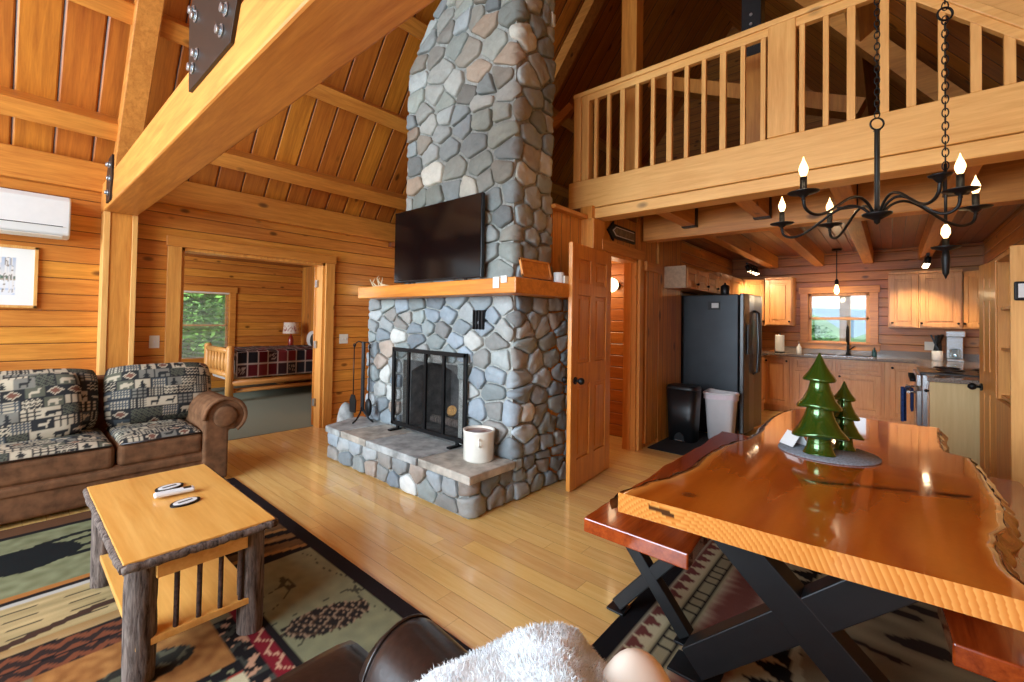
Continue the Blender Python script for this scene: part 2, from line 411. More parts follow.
# closed plank door between bath door and fridge, with head trim
d = struct(MB().box(4.72, 5.04, 1.992, 2.02, .04, 1.93).build('door_3', M['wallV']))
struct(MB().box(4.66, 5.07, 1.965, 2.02, 1.93, 2.03).build('trim_7', M['trimX'], bevel=.004))
struct(MB().box(5.05, 5.78, 1.99, 2.02, 0, 2.5).build('trim_8', M['wallV']))
struct(MB().box(3.54, 3.74, 1.99, 2.2, 0, 2.30).build('trim_9', M['beamZ'], bevel=.006))
struct(MB().box(3.03, 3.56, 2.06, 2.24, 2.30, 2.335).build('trim_10', M['trimX'], bevel=.004))
struct(MB().box(2.77, 4.0, YW-.02, YW, 0, .1).build('baseboard_left', M['trimX'], bevel=.004))
struct(MB().box(4.4, KX, YW+.02, YW+.03, 2.4, 2.6).build('trim_11', M['trimX']))
# windows
def window(n, axis, a0, a1, z0, z1, p, out, blind=False):
    """axis: the wall's running axis; p: inner face position; out: +1 direction outward"""
    e = bpy.data.objects.new('window_%d' % n, None); C.objects.link(e); struct(e)
    def B(m, u0, u1, d0, d1, q0, q1):
        if axis == 'X': m.box(u0, u1, p+d0*out, p+d1*out, q0, q1)
        else: m.box(p+d0*out, p+d1*out, u0, u1, q0, q1)
        return m
    cs = MB(); c = .105
    B(cs, a0-c, a0, -.03, 0, z0-.0, z1); B(cs, a1, a1+c, -.03, 0, z0, z1); B(cs, a0-c-.02, a1+c+.02, -.035, 0, z1, z1+.105); B(cs, a0-c-.02, a1+c+.02, -.03, 0, z0-.09, z0)
    cs.build('window_casing', M['trimX' if axis == 'X' else 'trimY'], e, .004)
    st = MB(); B(st, a0-c-.03, a1+c+.03, -.06, .02, z0-.0, z0+.025); st.build('window_sill', M['trimX' if axis == 'X' else 'trimY'], e, .004)
    zm = (z0+z1)/2; w = .04
    for nm, q0, q1, dd in (('sash', z0, zm+.02, .05), ('sash', zm-.02, z1, .085)):
        s = MB(); B(s, a0, a0+w, dd, dd+.035, q0, q1); B(s, a1-w, a1, dd, dd+.035, q0, q1); B(s, a0, a1, dd, dd+.035, q0, q0+w); B(s, a0, a1, dd, dd+.035, q1-w, q1)
        so = s.build(nm, M['trimZ'], e, .003)
        g = MB(); B(g, a0+w, a1-w, dd+.015, dd+.02, q0+w, q1-w); g.build('pane', M['glass'], so)
    if blind:
        b = MB(); k = z1-.04
        while k > z0+.03:
            n0 = len(b.v); B(b, a0+.01, a1-.01, .005, .03, k, k+.0016)
            b.rot(((a0+a1)/2, p+.018*out, k), 'X', radians(13), n0); k -= .024
        B(b, a0+.005, a1-.005, .003, .035, z1-.03, z1)
        b.build('blind', M['offwhite'], e)
window(1, 'X', 1.98, 2.885, .55, 1.80, BY, 1, True)
window(2, 'Y', .26, 1.02, 1.08, 1.88, KX, 1)
# ------------------------------------------------------------------ roof timbers
bm_ = MB().box(-3.3, 8.8, YW-.07, YW, 2.43, 2.68).build('wall_plate', M['beamX'], bevel=.01)
tag(bm_, 'long square pine timber along the top of the log wall above the bedroom doorway', 'beam')
g = 'pine purlins under the sloped left ceiling'
n_ = Vector((0, SL, 1)).normalized(); al = Vector((0, 1, -SL)).normalized()
for k, (yc, lb) in enumerate(((5.0, 'lowest pine purlin under the sloped board ceiling, just above the wall timber'), (4.44, 'second pine purlin up the sloped board ceiling, above the lowest one'), (3.86, 'third pine purlin up the sloped board ceiling, beside the chimney'), (3.28, 'pine purlin high on the left ceiling slope, mostly above the picture'))):
    if k == 3: continue
    c = Vector((2.75, yc, roofz(yc))) - n_*.09
    o = MB().obox(c, (6.05, 0, 0), al*.075, n_*.10).build('roof_purlin', M['beamX'], bevel=.008); tag(o, lb, 'beam', g)
for yc in (.1,):
    c = Vector((6.2, yc, roofz(yc))) - Vector((0, -SL, 1)).normalized()*.09
    o = MB().obox(c, (2.6, 0, 0), Vector((0, 1, SL)).normalized()*.075, Vector((0, -SL, 1)).normalized()*.10).build('roof_purlin', M['beamX']); tag(o, 'pine purlin of the right roof slope deep above the loft', 'beam', g)
# main truss at x=.55..79
t = thing('timber_truss', 'big honey pine roof truss with bolted steel plate crossing the upper left corner', 'truss', (.67, 4.9, 2.25))
MB().box(.55, .79, -.9, YW, 2.25, 2.51).build('bottom_chord', M['beamY'], t, .012)
def rafter(x0, x1, d, s=1, a0=YW-.03, b0=-.88):
    m = MB(); 
    if s > 0: p = [(a0, roofz(a0)-d-.25), (RY, roofz(RY)-d-.25), (RY, roofz(RY)-d), (a0, roofz(a0)-d)]
    else: p = [(b0, roofz(b0)-d-.25), (RY, roofz(RY)-d-.25), (RY, roofz(RY)-d), (b0, roofz(b0)-d)]
    return m.prism(p, x0, x1, lambda a, b, e: (e, a, b))
rafter(.60, .76, .20).build('rafter', M['beamY'], t, .008)
rafter(.60, .76, .20, -1).build('rafter', M['beamY'], t, .008)
MB().beam((.67, 2.1, 2.5), (.67, 3.35, 4.55), .14, .2, (1,0,0)).build('web', M['beamZ'], t, .008)
MB().beam((.67, 1.95, 2.5), (.67, .75, 4.3), .14, .2, (1,0,0)).build('web', M['beamZ'], t, .008)
gp = MB().prism([(2.37, 2.375), (1.82, 2.375), (1.7, 2.62), (1.7, 3.1), (2.05, 3.1), (2.40, 2.74)], .535, .55, lambda a, b, d: (d, a, b)).build('gusset_plate', M['gusset'], t, .002)
def bolt(b, y, z, x=.535):
    MB().cyl((x, y, z), (x-.006, y, z), .026, n=12).cyl((x-.006, y, z), (x-.022, y, z), .017, n=6).build('bolt', M['bolt'], gp)
for y, z in ((2.31,2.46),(2.25,2.50),(2.28,2.68),(2.32,2.72),(1.92,2.46),(1.87,2.52),(2.12,2.72),(2.0,2.76),(2.15,2.88),(1.80,2.8)): bolt(None, y, z)
gp = MB().prism([(4.80, 2.27), (4.62, 2.27), (4.55, 2.45), (4.55, 2.62), (4.72, 2.62), (4.80, 2.5)], .535, .55, lambda a, b, d: (d, a, b)).build('end_plate', M['gusset'], t, .002)
for y, z in ((4.70,2.34),(4.62,2.44),(4.62,2.55),(4.68,2.56)): bolt(None, y, z)
t = thing('timber_post', 'square pine post with trim strips rising behind the sofa to the truss', 'post', (.67, 5.15, 0))
MB().box(.60, .75, 5.06, YW-.004, 0, 2.25).build('post_core', M['beamZ'], t, .004)
for x0, x1 in ((.555, .60), (.75, .79)): MB().box(x0, x1, 5.05, YW-.004, 0, 2.25).build('edge_strip', M['paleZ'], t, .004)
# truss in the loft
t = thing('timber_truss', 'second roof truss standing in the dark loft behind the railing', 'truss', (5.1, 2.16, 2.66))
rafter(5.02, 5.2, .12, 1, 4.88).build('rafter', M['beamY'], t)
rafter(5.02, 5.2, .12, -1, 0, -.55).build('rafter', M['beamY'], t)
MB().beam((5.11, 2.1, 4.2), (5.11, .2, 3.3), .14, .2, (1,0,0)).build('web', M['beamZ'], t)
MB().box(4.12, 4.28, 1.87, 2.03, 2.66, 6.30).build('loft_post', M['beamZ'], None, .005)
tag(bpy.data.objects['loft_post'], 'square pine post rising from the loft floor behind the left half of the railing', 'post')
t = thing('loft_post', 'short pine post with a black steel plate on top behind the railing middle', 'post', (4.2, .86, 2.66))
MB().box(4.12, 4.28, .79, .95, 2.66, 3.74).build('post_core', M['beamZ'], t, .005)
pl = MB().box(4.11, 4.12, .80, .94, 3.6, 4.9).box(4.13, 4.27, .8, .94, 3.74, 4.95).build('steel_plate', M['steel'], t)
for z in (3.70, 3.78, 3.86, 3.94): MB().cyl((4.11, .87, z), (4.10, .87, z), .012, n=8).build('bolt', M['bolt'], pl)
o = MB().beam((3.9, 2.85, 3.36), (3.9, 2.46, 3.595), .05, .09).build('stair_handrail', M['beamY']); tag(o, 'slanting wooden handrail between the chimney and the loft railing', 'handrail')
# ------------------------------------------------------------------ loft edge
o = MB().box(3.60, 3.70, -.9, 2.30, 2.41, 2.68).build('loft_fascia', M['pale'], bevel=.008); tag(o, 'wide pale pine board facing the loft edge under the railing', 'beam')
o = MB().box(3.61, 3.80, -.9, 2.245, 2.31, 2.405).build('loft_beam', M['pale'], bevel=.006); tag(o, 'narrow pale pine beam directly under the wide loft edge board', 'beam')
o = MB().box(4.62, 4.78, -.9, 2.0, 2.24, 2.52).build('carrying_beam', M['beamY'], bevel=.008); tag(o, 'dark orange pine cross beam under the loft behind its front edge', 'beam')
js = [1.50, .87, .27, -.34]
for k, y in enumerate(js):
    pos = ('leftmost', 'second from the left', 'third from the left', 'rightmost')[k]
    t = thing('ceiling_joist', 'short pine joist under the loft front edge, %s of four' % pos, 'joist', (4.2, y, 2.33), 'short joists behind the loft edge')
    MB().box(3.70, 4.62, y-.06, y+.06, 2.33, 2.52).build('joist_core', M['beamX'], t, .004)
    h = MB(); h.box(4.54, 4.62, y-.066, y-.06, 2.325, 2.51).box(4.54, 4.62, y+.06, y+.066, 2.325, 2.51).box(4.54, 4.62, y-.066, y+.066, 2.32, 2.33).build('joist_hanger', M['black'], t)
    o = MB().box(4.78, KX, y-.06, y+.06, 2.32, 2.52).build('ceiling_joist', M['beamX'], bevel=.004)
    tag(o, 'long pine joist over the kitchen, %s of four' % pos, 'joist', 'long joists over the kitchen')
t = thing('loft_railing', 'pale pine balustrade along the loft edge', 'railing', (3.64, 1.0, 2.68))
MB().box(3.585, 3.70, .03, 2.25, 3.475, 3.515).build('top_rail', M['pale'], t, .005)
MB().box(3.60, 3.65, .03, 2.22, 3.415, 3.475).build('sub_rail', M['pale'], t, .004)
MB().beam((3.64, .0, 3.50), (3.64, -.88, 2.62), .115, .045).build('sloped_rail', M['pale'], t, .005); MB().beam((3.66, .06, 3.74), (3.66, -.88, 2.80), .06, .26).build('sloped_panel', M['pale'], t, .005)
MB().beam((3.625, .02, 3.47), (3.625, -.80, 2.65), .05, .06).build('sloped_sub_rail', M['pale'], t, .004)
MB().box(3.59, 3.70, .49, .655, 2.68, 3.475).build('newel_post', M['paleZ'], t, .005)
MB().box(3.59, 3.68, 2.165, 2.245, 2.68, 3.475).build('newel_post', M['paleZ'], t, .005)
MB().box(3.595, 3.68, 2.085, 2.16, 2.68, 3.475).build('newel_post', M['paleZ'], t, .005)
for i, y in enumerate((2.02,1.893,1.76,1.625,1.489,1.35,1.216,1.086,.95,.815,.685,.455,.325,.195,.035,-.085,-.214,-.348,-.472,-.58)):
    h = 3.43 if y > .0 else 3.31+(y+.13)*1.0
    wd = .022 if i in (2,5,8,13,14,15,17,18) else .016
    MB().box(3.605, 3.64, y-wd, y+wd, 2.68, h).build('baluster', M['paleZ'], t, .003)
# ------------------------------------------------------------------ stonework
PAL = [(150,160,168),(140,150,156),(160,168,172),(132,140,144),(152,156,156),(168,172,172),(146,146,142),(132,132,130),(146,154,152),(138,146,146),(156,162,160),(124,132,138),(150,146,140),(142,152,160)]
RARE = [(206,208,204),(194,194,188),(168,152,138),(160,146,134),(182,184,180)]
def stones(m, u0, u1, v0, v1, fn, size, seed, hole=None, H=.036, gap=.0075, edgefix=True, warm=0.0):
    R = random.Random(seed); seeds = []
    v = v0; row = 0
    while v < v1-.02:
        rh = size*R.uniform(.5, .95)
        if v+rh*1.4 > v1: rh = v1-v
        u = u0 - R.uniform(0, size*.5)
        while u < u1:
            wd = size*R.uniform(.7, 1.9); cu = u+wd/2
            if cu > u1: cu = u1-.03
            seeds.append((max(u0+.02, cu), v+rh*R.uniform(.22, .78))); u += wd
        v += rh; row += 1
    if m.c is None: m.c = {}
    for i, (su, sv) in enumerate(seeds):
        if hole and hole[0] < su < hole[1] and sv < hole[3]: continue
        poly = [(u0, v0), (u1, v0), (u1, v1), (u0, v1)]
        def clip(poly, nx, ny, d):
            out = []
            for k in range(len(poly)):
                a, b = poly[k], poly[(k+1) % len(poly)]
                fa = a[0]*nx+a[1]*ny-d; fb = b[0]*nx+b[1]*ny-d
                if fa <= 0: out.append(a)
                if fa*fb < 0:
                    q = fa/(fa-fb); out.append((a[0]+(b[0]-a[0])*q, a[1]+(b[1]-a[1])*q))
            return out
        for j, (tu, tv) in enumerate(seeds):
            if i == j or abs(tu-su) > size*4 or abs(tv-sv) > size*3: continue
            # anisotropic: flatten vertical bisectors slightly
            nx, ny = tu-su, (tv-sv)*1.5
            d = nx*(su+tu)/2 + ny*(sv+tv)/2
            poly = clip(poly, nx, ny, d)
            if len(poly) < 3: break
        if len(poly) < 3: continue
        if hole:
            if su <= hole[0]: 
                if sv < hole[3]: poly = clip(poly, 1, 0, hole[0])
                elif su > hole[0]-size: pass
            if su >= hole[1] and sv < hole[3]: poly = clip(poly, -1, 0, -hole[1])
            if sv >= hole[3] and hole[0]-.1 < su < hole[1]+.1: poly = clip(poly, 0, -1, -hole[3])
        if len(poly) < 3: continue
        cx = sum(p[0] for p in poly)/len(poly); cy = sum(p[1] for p in poly)/len(poly)
        rad = sum(math.hypot(p[0]-cx, p[1]-cy) for p in poly)/len(poly)
        if rad < .02: continue
        # shrink for the joint, irregular, then round the corners
        k = max(.6, 1-gap/rad)
        poly = [(cx+(p[0]-cx)*k*R.uniform(.92, 1.0), cy+(p[1]-cy)*k*R.uniform(.92, 1.0)) for p in poly]
        sub = []
        for q in range(len(poly)):
            a, b = poly[q], poly[(q+1) % len(poly)]
            L = math.hypot(b[0]-a[0], b[1]-a[1])
            sub.append(a)
            if L > rad*.7: sub.append(((a[0]+b[0])/2+R.uniform(-1, 1)*rad*.05, (a[1]+b[1])/2+R.uniform(-1, 1)*rad*.05))
        poly = sub
        for _ in range(2):
            q = []
            for a, b in zip(poly, poly[1:]+poly[:1]):
                q.append((a[0]*.80+b[0]*.20, a[1]*.80+b[1]*.20)); q.append((a[0]*.20+b[0]*.80, a[1]*.20+b[1]*.80))
            poly = q
        n = len(poly); base = len(m.v)
        h = H*R.uniform(.7, 1.25)
        c0 = R.choice(RARE) if R.random() < .08 else R.choice(PAL)
        br = R.uniform(.88, 1.08); c0 = lin((c0[0]*br*(1+warm*.06), c0[1]*br*(1+warm*.01), c0[2]*br*(1-warm*.10)))
        for sc_, hh in ((1.0, -.012), (.99, h*.52), (.955, h*.80), (.87, h*.95), (.45, h*1.03)):
            for a, b in poly:
                x, y = cx+(a-cx)*sc_, cy+(b-cy)*sc_
                f = hh + (nz(x*11+seed, y*11, i)*.016 + nz(x*30, y*30, i)*.006 if hh > 0 else 0)
                m.c[len(m.v)] = tuple(min(1, c*(1+.16*nz(x*9+i, y*9))) for c in c0[:3])+(1,)
                m.v.append(Vector(fn(x, y, f)))
        m.c[len(m.v)] = c0; m.v.append(Vector(fn(cx, cy, h*1.05)))
        for r in range(4):
            for q in range(n):
                m.sm.add(len(m.f)); m.f.append([base+r*n+q, base+r*n+(q+1) % n, base+(r+1)*n+(q+1) % n, base+(r+1)*n+q])
        for q in range(n):
            m.sm.add(len(m.f)); m.f.append([base+4*n+q, base+4*n+(q+1) % n, base+5*n])
def corner_map(x0, y0, r=.035):
    """unrolled u<0: face toward -X (running +Y), u>0: face toward -Y (running +X)"""
    def fn(u, v, h):
        if u <= -r: return (x0-h, y0-u, v)
        if u >= r: return (x0+u, y0-h, v)
        R = r; a = (u+r)/(2*r)*pi/2; cxx, cyy = x0+R, y0+R
        return (cxx-cos(a)*(R+h), cyy-sin(a)*(R+h), v)
    return fn
FX, FY = 2.60, 2.13      # mortar faces of the fireplace mass
HT = .31                 # top of the hearth
fp = thing('stone_fireplace', 'grey fieldstone fireplace with raised hearth and tall chimney', 'fireplace', (2.9, 3.1, 0))
# core with firebox opening: y 2.70..3.52 z .31..1.02
OY0, OY1, OZ = 2.72, 3.50, .97
core = MB()
core.box(FX, 3.42, FY, OY0, 0, 1.60).box(FX, 3.42, OY1, 4.10, 0, 1.60).box(FX, 3.42, OY0, OY1, OZ, 1.60).box(FX, 3.42, OY0, OY1, 0, HT-.01).box(3.25, 3.42, OY0, OY1, HT-.02, OZ+.02)
core.build('mortar_core', M['mortar'], fp)
sm_ = MB()
stones(sm_, -(4.10-FY), .82, HT, 1.56, corner_map(FX, FY), .18, 11, hole=(-(OY1-FY)-.0, -(OY0-FY)+.0, 0, OZ))
stones(sm_, .0, .82, .0, HT, lambda u, v, h: (FX+u, FY-h, v), .15, 5)
stones(sm_, 0, .8, 0, 1.56, lambda u, v, h: (FX+u, 4.10+h, v), .17, 77)
sm_.build('fieldstone_facing', M['stone'], fp)
# firebox lining with arched sooty mouth
fb = MB()
n = 14; poly = [(OY0-.02, HT-.02)]
arch = [(OY0+.05+(OY1-OY0-.10)*i/n, .86+.10*sin(pi*i/n)+.012*nz(i*1.7, 3)) for i in range(n+1)]
outer = [(OY0-.02, HT), (OY0-.02, OZ+.03), (OY1+.02, OZ+.03), (OY1+.02, HT)]
ring = [(OY0+.04, HT)] + arch + [(OY1-.04, HT)]
fb.prism([(OY0-.02, HT), (OY0-.02, OZ+.02), (OY1+.02, OZ+.02), (OY1+.02, HT)] + ring[::-1], 2.66, 2.80, lambda a, b, d: (d, a, b))
fb.build('firebox_mouth', M['soot'], fp)
fb = MB(); fb.box(3.2, 3.26, OY0, OY1, HT, OZ).box(2.8, 3.24, OY0-.0, OY0+.03, HT, OZ).box(2.8, 3.24, OY1-.03, OY1, HT, OZ).box(2.62, 3.24, OY0, OY1, HT-.01, HT+.012)
fb.build('firebox_lining', M['soot'], fp)
# hearth
hp = [(2.14, 2.12), (2.62, 2.12), (2.62, 4.22), (2.42, 4.17), (2.14, 4.05)]
MB().prism([(a+.02 if a < 2.5 else a, b+(.02 if b < 3 else -.02)) for a, b in hp], 0, .25).build('hearth_core', M['mortar'], fp)
hs = MB()
stones(hs, -1.93, .46, .0, .255, corner_map(2.16, 2.14), .17, 23, H=.03)
hs.build('hearth_facing', M['stone'], fp)
sl = MB(); gp = .008
def slab(poly, mat, nm='hearth_slab'):
    b = MB(); ctr = Vector((sum(p[0] for p in poly)/len(poly), sum(p[1] for p in poly)/len(poly)))
    pp = []
    for a, c in zip(poly, poly[1:]+poly[:1]):
        for q in range(6):
            u = q/6; x, y = a[0]+(c[0]-a[0])*u, a[1]+(c[1]-a[1])*u
            d = (Vector((x, y))-ctr); L = d.length; d = d*(1-gp/L+.010*nz(x*9, y*9, 2))
            pp.append((ctr.x+d.x, ctr.y+d.y))
    b.prism(pp, .25, HT); b.build(nm, mat, fp, .008)
xo = 2.105
slab([(xo, 2.085), (2.30, 2.085), (2.60, 2.085), (2.60, 2.62), (xo+.01, 2.66)], M['slate2'])
slab([(xo, 2.66), (2.60, 2.62), (2.60, 3.30), (xo, 3.36)], M['slate'])
slab([(xo, 3.36), (2.60, 3.30), (2.60, 3.74), (xo+.01, 3.80)], M['slate2'])
slab([(xo, 3.80), (2.60, 3.74), (2.62, 4.24), (2.40, 4.20), (xo+.01, 4.09)], M['slate'])
# chimney, narrowing at the upper left shoulder
CX_, CYR, CYL = 2.58, 2.13, 3.46
def cyl_(z): return CYL if z < 3.75 else max(2.86, CYL-(z-3.75)/1.05)
prof = [(CYR, 1.66), (CYR, 7.2), (2.86, 7.2), (2.86, 3.75+1.05*.60), (CYL, 3.75), (CYL, 1.66)]
MB().prism(prof, CX_, 3.06, lambda a, b, d: (d, a, b)).build('chimney_core', M['mortar'], fp)
ch = MB(); cm = corner_map(CX_, CYR)
def chm(u, v, h):
    if u < -.1:
        k = (cyl_(v)-CYR)/(CYL-CYR); u = -.1+(u+.1)*((cyl_(v)-CYR-.1)/(CYL-CYR-.1))
    return cm(u, v, h)
stones(ch, -(CYL-CYR), .48, 1.67, 6.9, chm, .20, 41, warm=.35)
stones(ch, 0, .46, 1.67, 3.75, lambda u, v, h: (CX_+u, CYL+h, v), .165, 43, warm=.6)
ch.build('chimney_stone', M['stone'], fp)
mt = MB().box(2.35, 3.06, 1.915, 3.93, 1.552, 1.664).build('mantel', M['mantel'], fp, .008)
# iron grille in the facing
gr = MB(); gr.box(2.555, 2.60, 2.40, 2.52, 1.285, 1.44).build('vent_recess', M['tvb'], fp)
gr = MB()
for k in range(4): gr.box(2.54, 2.555, 2.405+.033*k, 2.414+.033*k, 1.285, 1.44)
gr.build('vent_bar', M['steel'], fp)
# log in the firebox
lg = MB().cyl((2.84, 3.06, HT+.20), (3.02, 3.26, HT+.12), .045, .045, 12).build('firewood_log', M['log']); tag(lg, 'split pale log lying inside the dark firebox behind the screen', 'log')
lg = MB().cyl((2.92, 2.85, HT+.065), (2.90, 3.4, HT+.065), .045, .04, 12).build('firewood_log', M['bark']); tag(lg, 'charred dark log at the bottom of the firebox', 'log')
# fireplace screen
SX = 2.535; t = thing('fireplace_screen', 'black metal fireplace screen with wire mesh standing on the hearth', 'screen', (SX, 3.0, HT))
a0, a1, z0, z1 = 2.56, 3.58, .35, 1.085
m = MB(); m.box(SX-.012, SX+.012, a0, a0+.035, z0, z1).box(SX-.012, SX+.012, a1-.035, a1, z0, z1).box(SX-.012, SX+.012, a0, a1, z0, z0+.035).box(SX-.012, SX+.012, a0, a1, z1-.035, z1)
m.build('screen_frame', M['black'], t, .003)
for y in (2.84, 3.085, 3.33): MB().box(SX-.010, SX+.010, y-.014, y+.014, z0+.03, z1-.03).build('screen_bar', M['black'], t)
MB().box(SX+.012, SX+.0125, a0+.01, a1-.01, z0+.01, z1-.01).build('wire_mesh', M['mesh'], t)
for y in (2.66, 3.48): MB().box(SX-.10, SX+.03, y-.02, y+.02, HT+.002, HT+.016).box(SX-.01, SX+.01, y-.015, y+.015, HT+.01, z0+.01).build('foot', M['black'], t)
# crock
t = thing('stoneware_crock', 'white stoneware crock with brown inside on the hearth corner', 'crock', (2.43, 2.315, HT))
MB().lathe([(.108, 0), (.116, .012), (.118, .20), (.121, .215), (.121, .228), (.112, .228), (.108, .2), (.106, .16)], (2.43, 2.315, HT), 32).build('crock_wall', M['ceramic'], t)
MB().lathe([(.001, .15), (.107, .155), (.1085, .21)], (2.43, 2.315, HT), 32).build('crock_inside', M['rust'], t)
for s in (1, -1): MB().torus((2.43+s*.092, 2.315+s*.09, HT+.155), .026, .006, (1, s*.98, 0), 14, 6).build('handle', M['ceramic'], t)
# tool set
TX, TY = 2.47, 4.0
t = thing('fireplace_tool_set', 'black wrought iron fireplace tool stand at the left end of the hearth', 'tool set', (TX, TY, HT))
st = MB(); st.beam((TX, TY, HT+.1), (TX, TY, 1.12), .045, .02, (1, 0, 0)).build('stand_post', M['steel'], t, .004)
for a in (200, 290, 20): 
    c, s = cos(radians(a)), sin(radians(a)); MB().tube([(TX, TY, HT+.16), (TX+.03*c, TY+.03*s, HT+.09), (TX+.09*c, TY+.09*s, HT+.03), (TX+.14*c, TY+.14*s, HT+.008)], .009, 8).build('foot', M['black'], t)
for k, dy in enumerate((.16, -.13)):
    h = MB().tube([(TX, TY, 1.09)]+[(TX-.0, TY+dy*q, 1.09+.03*sin(pi*q)) for q in (.3, .6, .9)]+[(TX, TY+dy, 1.06)], .006, 8)
    h.build('hook_arm', M['black'], t)
    r = MB().tube([(TX-.01, TY+dy, 1.08), (TX-.01, TY+dy, .52)], .006, 8); r.torus((TX-.01, TY+dy, 1.075), .016, .005, (1, 0, 0), 12, 6)
    ro = r.build('tool_rod', M['black'], t)
    b = MB()
    if k: 
        b.sphere((TX-.012, TY+dy, .47), (.028, .05, .09), 12, 8)
    else: b.prism([(-.05, .38), (.05, .38), (.06, .5), (.03, .56), (-.03, .56), (-.06, .5)], -.008, .004, lambda a, z, d: (TX-.01+d, TY+dy+a, z))
    b.build('brush_head' if k else 'shovel_blade', M['black'], ro)
rk = MB().grid(20, 12, lambda u, v: (2.50+(.085+.02*nz(u*6, v*5))*sin(pi*v)*cos(2*pi*u), 4.37+(.11+.02*nz(u*6, v*5, 3))*sin(pi*v)*sin(2*pi*u), .225-.225*cos(pi*v)*1.0)).build('hearth_boulder', M['soot']); tag(rk, 'upright grey stone beside the left end of the hearth behind the fire tools', 'stone')
rk.data.materials[0] = M['slate']
# ------------------------------------------------------------------ on the mantel
MZ = 1.664
t = thing('television', 'large black flat television standing on the mantel against the chimney', 'television', (2.46, 2.91, MZ))
MB().box(2.475, 2.51, 2.365, 3.505, 1.695, 2.36).build('tv_case', M['tvb'], t, .004)
MB().box(2.471, 2.4755, 2.373, 3.497, 1.71, 2.353).build('screen', M['tv'], t)
for y in (2.55, 3.28): MB().beam((2.40, y, MZ+.006), (2.54, y, MZ+.006), .03, .01).beam((2.49, y, MZ+.006), (2.49, y, 1.71), .03, .012, (1, 0, 0)).build('foot', M['tvb'], t)
t = thing('photo_frame', 'wooden picture frame leaning on the right end of the mantel', 'frame', (2.70, 2.02, MZ))
p0 = len(t.name); fm = MB()
def tilt(m): return m.rot((2.72, 2.05, MZ), 'X', radians(-14))
a0, a1, z0, z1 = 2.55, 2.93, MZ+.012, MZ+.16
m = MB(); m.box(a0, a1, 2.0, 2.018, z0, z0+.02).box(a0, a1, 2.0, 2.018, z1-.02, z1).box(a0, a0+.02, 2.0, 2.018, z0, z1).box(a1-.02, a1, 2.0, 2.018, z0, z1)
tilt(m).build('frame_border', M['trimX'], t, .002)
tilt(MB().box(a0+.015, a1-.015, 2.008, 2.014, z0+.015, z1-.015)).build('picture', M['mantel'], t)
t = thing('candle_jar', 'small white jar at the far right end of the mantel', 'jar', (3.0, 2.0, MZ))
MB().lathe([(.040, 0), (.043, .006), (.043, .085), (.038, .09), (.036, .08), (.001, .078)], (2.99, 1.99, MZ), 24).build('jar_body', M['white'], t)
MB().box(2.98, 3.04, 1.925, 1.94, MZ, MZ+.06).build('jar_tag', M['offwhite'], t)
o = MB().box(2.341, 2.351, 2.06, 2.12, 1.59, 1.67).build('note_card', M['offwhite'], None, .002); tag(o, 'larger white card stuck on the right front of the mantel', 'card')
o = MB().box(2.341, 2.351, 1.99, 2.045, 1.625, 1.675).build('note_card', M['white'], None, .002); tag(o, 'smaller white card stuck near the right corner of the mantel', 'card')
t = thing('antler_twig_bundle', 'pale dried twigs lying at the left end of the mantel beside the television', 'twigs', (2.45, 3.68, MZ))
R = random.Random(4)
for k in range(5):
    m = MB(); y = 3.60+.05*k; p = [(2.45, y-.05, MZ+.008), (2.44, y, MZ+.014), (2.43+.02*R.random(), y+.05, MZ+.03+.03*k % .07), (2.42, y+.02-.05*R.random(), MZ+.07+.05*R.random())]
    m.tube(p, [.008, .007, .005, .002], 6).build('twig', M['twine'], t)
# ------------------------------------------------------------------ left wall: split AC, picture, switches
t = thing('mini_split_air_conditioner', 'white wall air conditioner mounted high at the left edge', 'air conditioner', (-.1, 5.1, 1.98))
m = MB(); pr = [(5.22, 1.98), (5.08, 1.97), (5.02, 2.0), (5.0, 2.06), (5.0, 2.27), (5.03, 2.31), (5.22, 2.32)]
m.prism(pr, -.55, .345, lambda a, b, d: (d, a, b)).build('case', M['white'], t, .012, 3)
MB().box(-.54, .30, 4.994, 5.0, 2.058, 2.063).build('seam', M['steel'], t)
MB().beam((-.1, 5.01, 1.985), (-.1, 5.075, 1.966), .80, .006, (0, 0, 1)).build('louvre', M['offwhite'], t)
t = thing('framed_print', 'framed watercolour of birch trees in snow on the log wall', 'picture', (-.15, 5.2, 1.4))
a0, a1, z0, z1 = -.52, .175, 1.395, 1.895
m = MB(); f = .022
m.box(a0, a1, 5.19, YW, z0, z0+f).box(a0, a1, 5.19, YW, z1-f, z1).box(a0, a0+f, 5.19, YW, z0, z1).box(a1-f, a1, 5.19, YW, z0, z1); m.build('frame_border', M['log'], t, .002)
def artc(u, v):
    x, y = a0+u*(a1-a0), z0+v*(z1-z0)
    if not (.10 < u < .84 and .17 < v < .83): return lin((238,238,234))
    s = (u-.1)/.74; q = (v-.17)/.66
    c = (206,212,222) if q > .5 else (226,228,232)
    if q > .5: c = tuple(a+(b-a)*(q-.5)*2 for a, b in zip((226,220,214), (176,190,212)))
    tl = .5+.10*abs(nz(s*22, 2))+.08*(s < .7)
    if .44 < q < tl: c = (100,116,100)
    if .40 < q < .44: c = (176,160,140)
    if q < .34 and nz(s*2, q*14) > .1: c = (194,204,222)
    for tx, w in ((.80, .022), (.88, .013), (.93, .01), (.97, .012), (.74, .009)):
        if abs(s-tx-.03*(q-.4)*(1 if w > .012 else -1)) < w and q > .08: c = (150,140,132) if nz(s*30, q*16) < -.3 or s < tx+.03*(q-.4)*(1 if w > .012 else -1)-w*.55 else (228,224,220)
    if .07 < q < .13 and abs(s-.80) < .035: c = (60,58,60)
    return lin(c)
MB().grid(110, 80, lambda u, v: (a0+f+u*(a1-a0-2*f), 5.199, z0+f+v*(z1-z0-2*f)), artc).build('print', M['art'], t)
